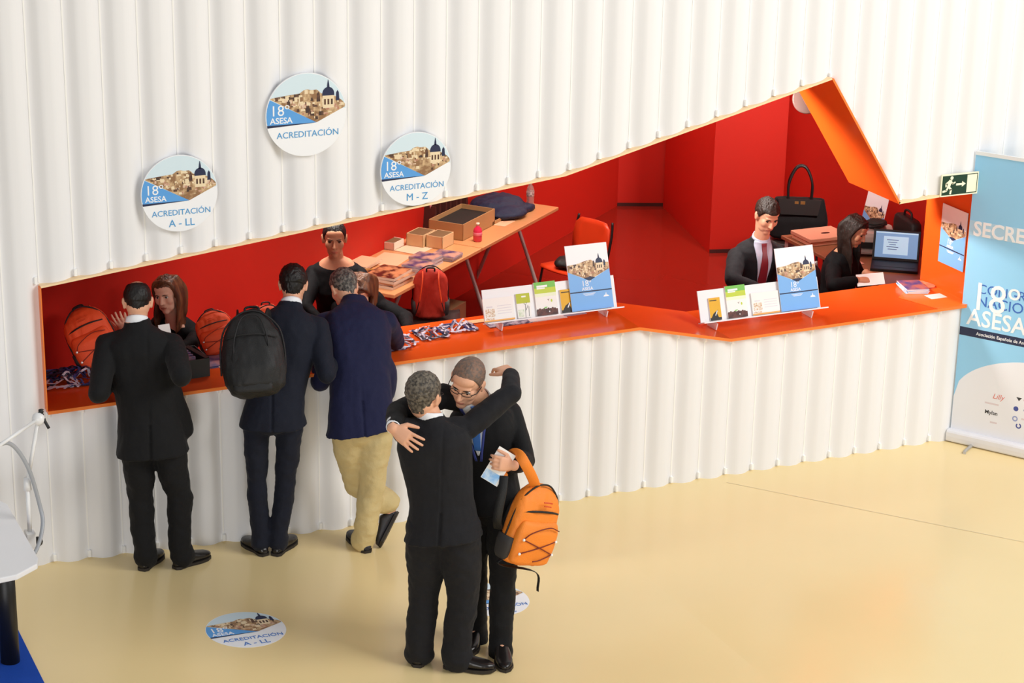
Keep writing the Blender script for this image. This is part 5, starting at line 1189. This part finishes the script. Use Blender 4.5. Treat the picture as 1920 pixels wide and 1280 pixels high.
# held orange backpack
cax = dn(at(1010, 925, -2.0) - at(965, 1062, -2.0)); oB = at(972, 1052, -2.03)
yv = dn(-VIEW * .78 + SIDE * .62); yv = (yv - cax * cax.dot(yv)).normalized(); xv = yv.cross(cax)
hM = Matrix(((xv.x, yv.x, cax.x, oB.x), (xv.y, yv.y, cax.y, oB.y), (xv.z, yv.z, cax.z, oB.z), (0, 0, 0, 1)))
r5, W_, D_, H_ = backpack(hM, 'bright orange backpack hanging from the arm of the man with glasses', orange_ny, orange_ny)
hi = hM.inverted()
sk_ = lambda pts: curve([at(*p) for p in pts], 7)
obj('shoulder_strap', tube(B(), sk_([(1006, 918, -2.02), (998, 895, -2.08), (985, 870, -2.09), (974, 853, -2.05), (962, 850, -1.98), (952, 862, -1.90)]), 0, flat=(.056, .012, -VIEW + Zu * .25)), orange_ny, r5, smooth=True)
obj('strap_loop', tube(B(), sk_([(953, 882, -1.93), (947, 884, -2.0), (944, 896, -2.03)]), 0, flat=(.04, .012, -VIEW)), orange_ny, r5, smooth=True)
obj('shoulder_strap', tube(B(), sk_([(945, 892, -2.03), (942, 920, -2.06), (936, 950, -2.07), (932, 975, -2.06), (934, 990, -2.02)]), 0, flat=(.05, .016, -VIEW - SIDE * .3)), black_ny, r5, smooth=True)
obj('back_padding', ell(B(), V((0, -D_ - .0, H_ * .52)), (V((.12, 0, 0)), V((0, .03, 0)), V((0, 0, .17)))), black_ny, r5, local=True, smooth=True)
obj('loose_strap', tube(B(), curve([V((.12, .02, .03)), V((.16, .03, -.01)), hi @ at(1004, 1072, -2.02), hi @ at(1008, 1108, -2.02)], 6), 0, flat=(.02, .003, V((1, 0, 0)))), black_ny, r5, local=True, smooth=True)

# --- woman with long chestnut hair, left
skin_f = mat('skin_fair', (242, 196, 168), .5, .05, 20, spec=.35)
S = dict(skin=skin_f, female=True, k=.95, jacket=black_knit, jacket_name='jumper', label='woman with long chestnut hair in black behind the left end of the counter', hf=dn(VIEW * -.9 + SIDE * -.25 + Zu * -.10), hu=dn(Zu + SIDE * -.16), prof=scale_prof(DRESS, 1.05), sleeve_k=.8, look=(0, .001))
f0 = dn(VIEW * -1 + SIDE * -.1); lp = V((f0.y, -f0.x, 0))
hc = at(313, 551, .92); nk = at(326, 602, .95); pel = V((nk.x + .05, 1.18, .78))
spine(S, pel, nk, hc, lp, lp, .15, V((0, .02, 0))); S['face'] = True
S['elL'] = reach(S['shL'], 358, 645, .26); S['wrL'] = at(335, 655, .62); S['elR'] = reach(S['shR'], 262, 640, .24); S['wrR'] = at(240, 622, .70)
S['handR'] = (dn(at(226, 600, .62) - at(240, 622, .66)), dn(VIEW), 1, .3); S['handL'] = (dn((-.3, -.8, -.2)), V((0, 0, -1)), -1, .5)
S['hpL'] = None
for sd, s in (('L', -1), ('R', 1)):
    S['hp' + sd] = pel + lp * s * .085; S['kn' + sd] = S['hp' + sd].lerp(V((pel.x + lp.x * s * .08, 1.15, .09)), .5) + f0 * .04; S['an' + sd] = V((pel.x + lp.x * s * .08, 1.15, .09)); S['toe' + sd] = S['an' + sd] + f0 * .18 - Zu * .07; S['heel' + sd] = S['an' + sd] - f0 * .05 - Zu * .085
S['trousers'] = black_knit
def lady_head(S, root, m, length):
    r, f, u = S['frame']; c = S['hc']; k = S['k']
    short_hair(root, c, r, f, u, k, m, hairline=.070, side=-.03, nape=-.1, puff=1.07, name='hair', seed=4, temple=.03)
    gr = []
    for s in (-1, 1):
        for j in range(6):
            a = j / 5.0
            st = c + (r * s * (.008 + .02 * a) + f * (.050 - .10 * a) + u * (.108 - .004 * a)) * k
            m0 = c + (r * s * (.058 + .006 * a) + f * (.040 - .10 * a) + u * (.088)) * k
            m1 = c + (r * s * .078 + f * (.026 - .10 * a) + u * .03) * k; m2 = c + (r * s * .08 + f * (.018 - .09 * a) - u * .05) * k
            e1 = c + (r * s * (.082 - .012 * a) + f * (.02 - .09 * a)) * k - Zu * (.15 * k); e2 = c + (r * s * .07 + f * (.03 - .1 * a)) * k - Zu * length
            gr.append(([st, m0, m1, m2, e1, e2], [.009, .012, .013, .014, .014, .012, .006]))
    for j in range(-3, 4):
        gr.append(([c + (r * j * .018 - f * .07 + u * .085) * k, c + (r * j * .026 - f * .098 - u * .01) * k, c + (r * j * .026 - f * .095) * k - Zu * .12, c + (r * j * .025 - f * .09) * k - Zu * length], [.022, .022, .022, .012]))
    strands(root, 'long_hair', gr, m, .0065, (.003, 22))
P6 = person(S); lady_head(S, P6, hair_brown, .25)

# --- woman standing in black behind the counter
S = dict(skin=skin_t, female=True, k=.97, jacket=black_knit, jacket_name='dress', label='woman with dark tied-back hair standing in a black round-necked top', hf=dn(VIEW * -1 + SIDE * .1 + Zu * -.12), hu=Zu, prof=scale_prof(DRESS, 1.02), sleeve_k=.8, hair=hair_black, closed=True, hairk=dict(hairline=.064, side=-.002, nape=-.06, puff=1.045, temple=.04))
S['prof'] = [p for p in S['prof'] if p[0] < .9] + [(.90, .13, .075, -.008), (.925, .10, .06, -.01)]
f0 = dn(VIEW * -1); lp = V((f0.y, -f0.x, 0))
hc = at(627, 447, 1.20); nk = at(630, 481, 1.24); pel = V((nk.x + .03, 1.28, .88))
spine(S, pel, nk, hc, lp, lp, .155); S['elL'] = reach(S['shL'], 690, 575, .29); S['wrL'] = at(660, 622, 1.05); S['elR'] = reach(S['shR'], 572, 575, .29); S['wrR'] = at(600, 600, 1.03)
S['handR'] = (dn((.4, -.8, -.2)), V((0, 0, -1)), 1, .5); S['handL'] = (dn((-.5, -.8, -.2)), V((0, 0, -1)), -1, .5)
for sd, s in (('L', -1), ('R', 1)):
    a_ = V((pel.x + lp.x * s * .08, pel.y + lp.y * s * .08, .09)); S['hp' + sd] = pel + lp * s * .085; S['kn' + sd] = S['hp' + sd].lerp(a_, .5) + f0 * .01; S['an' + sd] = a_; S['toe' + sd] = a_ + f0 * .18 - Zu * .07; S['heel' + sd] = a_ - f0 * .05 - Zu * .085
S['trousers'] = black_knit
P7 = person(S); r, f, u = S['frame']; k = S['k']
strands(P7, 'hair_bun', [([hc + (-f * .1 + u * .03) * k, hc + (-f * .125 + u * .0) * k], [.035, .035])], hair_black)

# --- woman bending over the counter behind the blazer man: brown hair and a black sleeve
S = dict(skin=skin_m, female=True, k=.95, jacket=black_knit, jacket_name='jumper', label='woman with brown hair bending over the counter, mostly hidden by the blazer man', hf=dn(VIEW * -1 + SIDE * -.25 + Zu * -.9), hu=Zu, prof=scale_prof(DRESS, 1.02), sleeve_k=.85)
hc = at(676, 545, .86); nk = hc + V((.06, .13, -.10)); pel = V((nk.x + .10, 1.30, .86)); f0 = dn(VIEW * -1); lp = V((f0.y, -f0.x, 0))
spine(S, pel, nk, hc, lp, lp, .15, V((0, .04, .05))); S['elL'] = reach(S['shL'], 750, 600, .26); S['wrL'] = at(772, 603, .55); S['elR'] = S['shR'] + V((-.02, -.2, -.16)); S['wrR'] = S['elR'] + V((.06, -.2, -.05))
S['handR'] = (dn((.4, -.8, -.1)), V((0, 0, -1)), 1, .5); S['handL'] = (dn((-.4, -.8, -.1)), V((0, 0, -1)), -1, .5); S['wrR'] = V((2.0, .45, 1.18))
S['sleeve_end'] = 1.04; S['wrL'] = V((2.50, .70, 1.06)); S['handL'] = (dn((.1, .5, -1)), V((0, -1, -.3)), -1, .4); S['elL'] = (S['shL'] + S['wrL']) / 2 + V((.09, .06, -.03))
for sd, s in (('L', -1), ('R', 1)):
    a_ = V((pel.x + lp.x * s * .08, pel.y + lp.y * s * .08, .09)); S['hp' + sd] = pel + lp * s * .085; S['kn' + sd] = S['hp' + sd].lerp(a_, .5) + f0 * .02; S['an' + sd] = a_; S['toe' + sd] = a_ + f0 * .18 - Zu * .07; S['heel' + sd] = a_ - f0 * .05 - Zu * .085
S['trousers'] = black_knit
P8 = person(S); lady_head(S, P8, hair_brown, .2)

# --- man in a dark suit and red tie behind the right part of the counter
S = dict(skin=skin_m, hair=hair_dark, jacket=char_cloth, trousers=char_cloth, collar=shirt_blue, label='man in a dark suit and red tie working behind the right part of the counter', hf=dn(VIEW * -1 + SIDE * .38 + Zu * -.48), hu=dn(Zu + SIDE * .08), closed=True)
f0 = dn(VIEW * -1 + SIDE * .28); lp = V((f0.y, -f0.x, 0))
hc = at(1438, 404, 1.0); nk = at(1426, 450, 1.05); pel = V((nk.x + .0, 1.12, .84)); 
spine(S, pel, nk, hc, lp, lp, .165); S['elR'] = reach(S['shR'], 1374, 525, .28); S['wrR'] = at(1430, 548, .80); S['elL'] = reach(S['shL'], 1482, 520, .28); S['wrL'] = at(1480, 552, .78)
S['handR'] = (dn((.5, -.8, -.2)), V((0, 0, -1)), 1, .5); S['handL'] = (dn((-.2, -.8, -.2)), V((0, 0, -1)), -1, .5)
for sd, s in (('L', -1), ('R', 1)):
    a_ = V((pel.x + lp.x * s * .09, pel.y + lp.y * s * .09, .09)); S['hp' + sd] = pel + lp * s * .085; S['kn' + sd] = S['hp' + sd].lerp(a_, .5) + f0 * .01; S['an' + sd] = a_; S['toe' + sd] = a_ + f0 * .2 - Zu * .07; S['heel' + sd] = a_ - f0 * .06 - Zu * .085
S['hairk'] = dict(hairline=.066, puff=1.1, seed=6); S['prof'] = scale_prof(JACKET, .95)
P9 = person(S); fd = f0
drape(S, P9, 'shirt_front', [(Q(S, -.062, -.012), Q(S, .062, -.012)), (Q(S, -.07, .02), Q(S, .07, .02)), (Q(S, -.062, .08), Q(S, .062, .08)), (Q(S, -.046, .2), Q(S, .046, .2)), (Q(S, -.03, .34), Q(S, .03, .34)), (Q(S, -.004, .46), Q(S, .004, .46))], shirt_blue, -fd, .005)
tie_r = mat('dark_red_tie', (132, 30, 44), .4)
drape(S, P9, 'necktie', [(Q(S, -.02, .004), Q(S, .02, .004)), (Q(S, -.016, .068), Q(S, .016, .068)), (Q(S, -.027, .15), Q(S, .027, .15)), (Q(S, -.034, .32), Q(S, .034, .32)), (Q(S, -.03, .44), Q(S, .03, .44))], tie_r, -fd, .011, .004)

# --- woman with long dark hair at the right desk
S = dict(skin=skin_t, female=True, k=.95, jacket=black_knit, jacket_name='jacket', label='woman with long dark hair reading a paper beside the laptop', hf=dn(SIDE * .85 + VIEW * -.55 + Zu * -.5), hu=dn(Zu + SIDE * .1), prof=scale_prof(DRESS, 1.1), sleeve_k=.9, closed=True)
f0 = dn(SIDE * .8 + VIEW * -.5); lp = V((f0.y, -f0.x, 0))
hc = at(1603, 432, 1.25); nk = hc - f0 * .07 - Zu * .155; pel = V((nk.x - f0.x * .05, nk.y - f0.y * .05, .56))
spine(S, pel, nk, hc, lp, lp, .15, -f0 * .03); S['elR'] = reach(S['shR'], 1562, 535, .27); S['wrR'] = at(1606, 526, .98); S['elL'] = S['shL'] + V((.12, -.04, -.22)); S['wrL'] = at(1624, 512, 1.08)
S['handR'] = (dn(SIDE + Zu * .05), dn(VIEW * .3 - Zu), 1, .6); S['handL'] = (dn(SIDE * .6 - VIEW * .7), dn(-Zu), -1, .6)
for sd, s in (('L', -1), ('R', 1)):
    S['hp' + sd] = pel + lp * s * .09; S['kn' + sd] = S['hp' + sd] + f0 * .4 - Zu * .03; S['an' + sd] = V((S['kn' + sd].x, S['kn' + sd].y, .09)) - f0 * .05; S['toe' + sd] = S['an' + sd] + f0 * .18 - Zu * .07; S['heel' + sd] = S['an' + sd] - f0 * .05 - Zu * .085
S['trousers'] = black_knit
P10 = person(S); lady_head(S, P10, hair_dark, .34)
tag(obj('paper_sheet', slab(B(), at(1608, 537, .92), dn(SIDE + Zu * .12), dn(VIEW * .8 + Zu * .35), .20, .13, .001), paper_m), 'white sheet in the hands of the woman with long dark hair', 'paper')
chb = chair(frameM((pel.x, pel.y, .003), lp * -1, f0) if False else Matrix(((-lp.x, f0.x, 0, pel.x), (-lp.y, f0.y, 0, pel.y), (0, 0, 1, .002), (0, 0, 0, 1))), 'black chair under the woman with long dark hair', black_shell, metal_m)
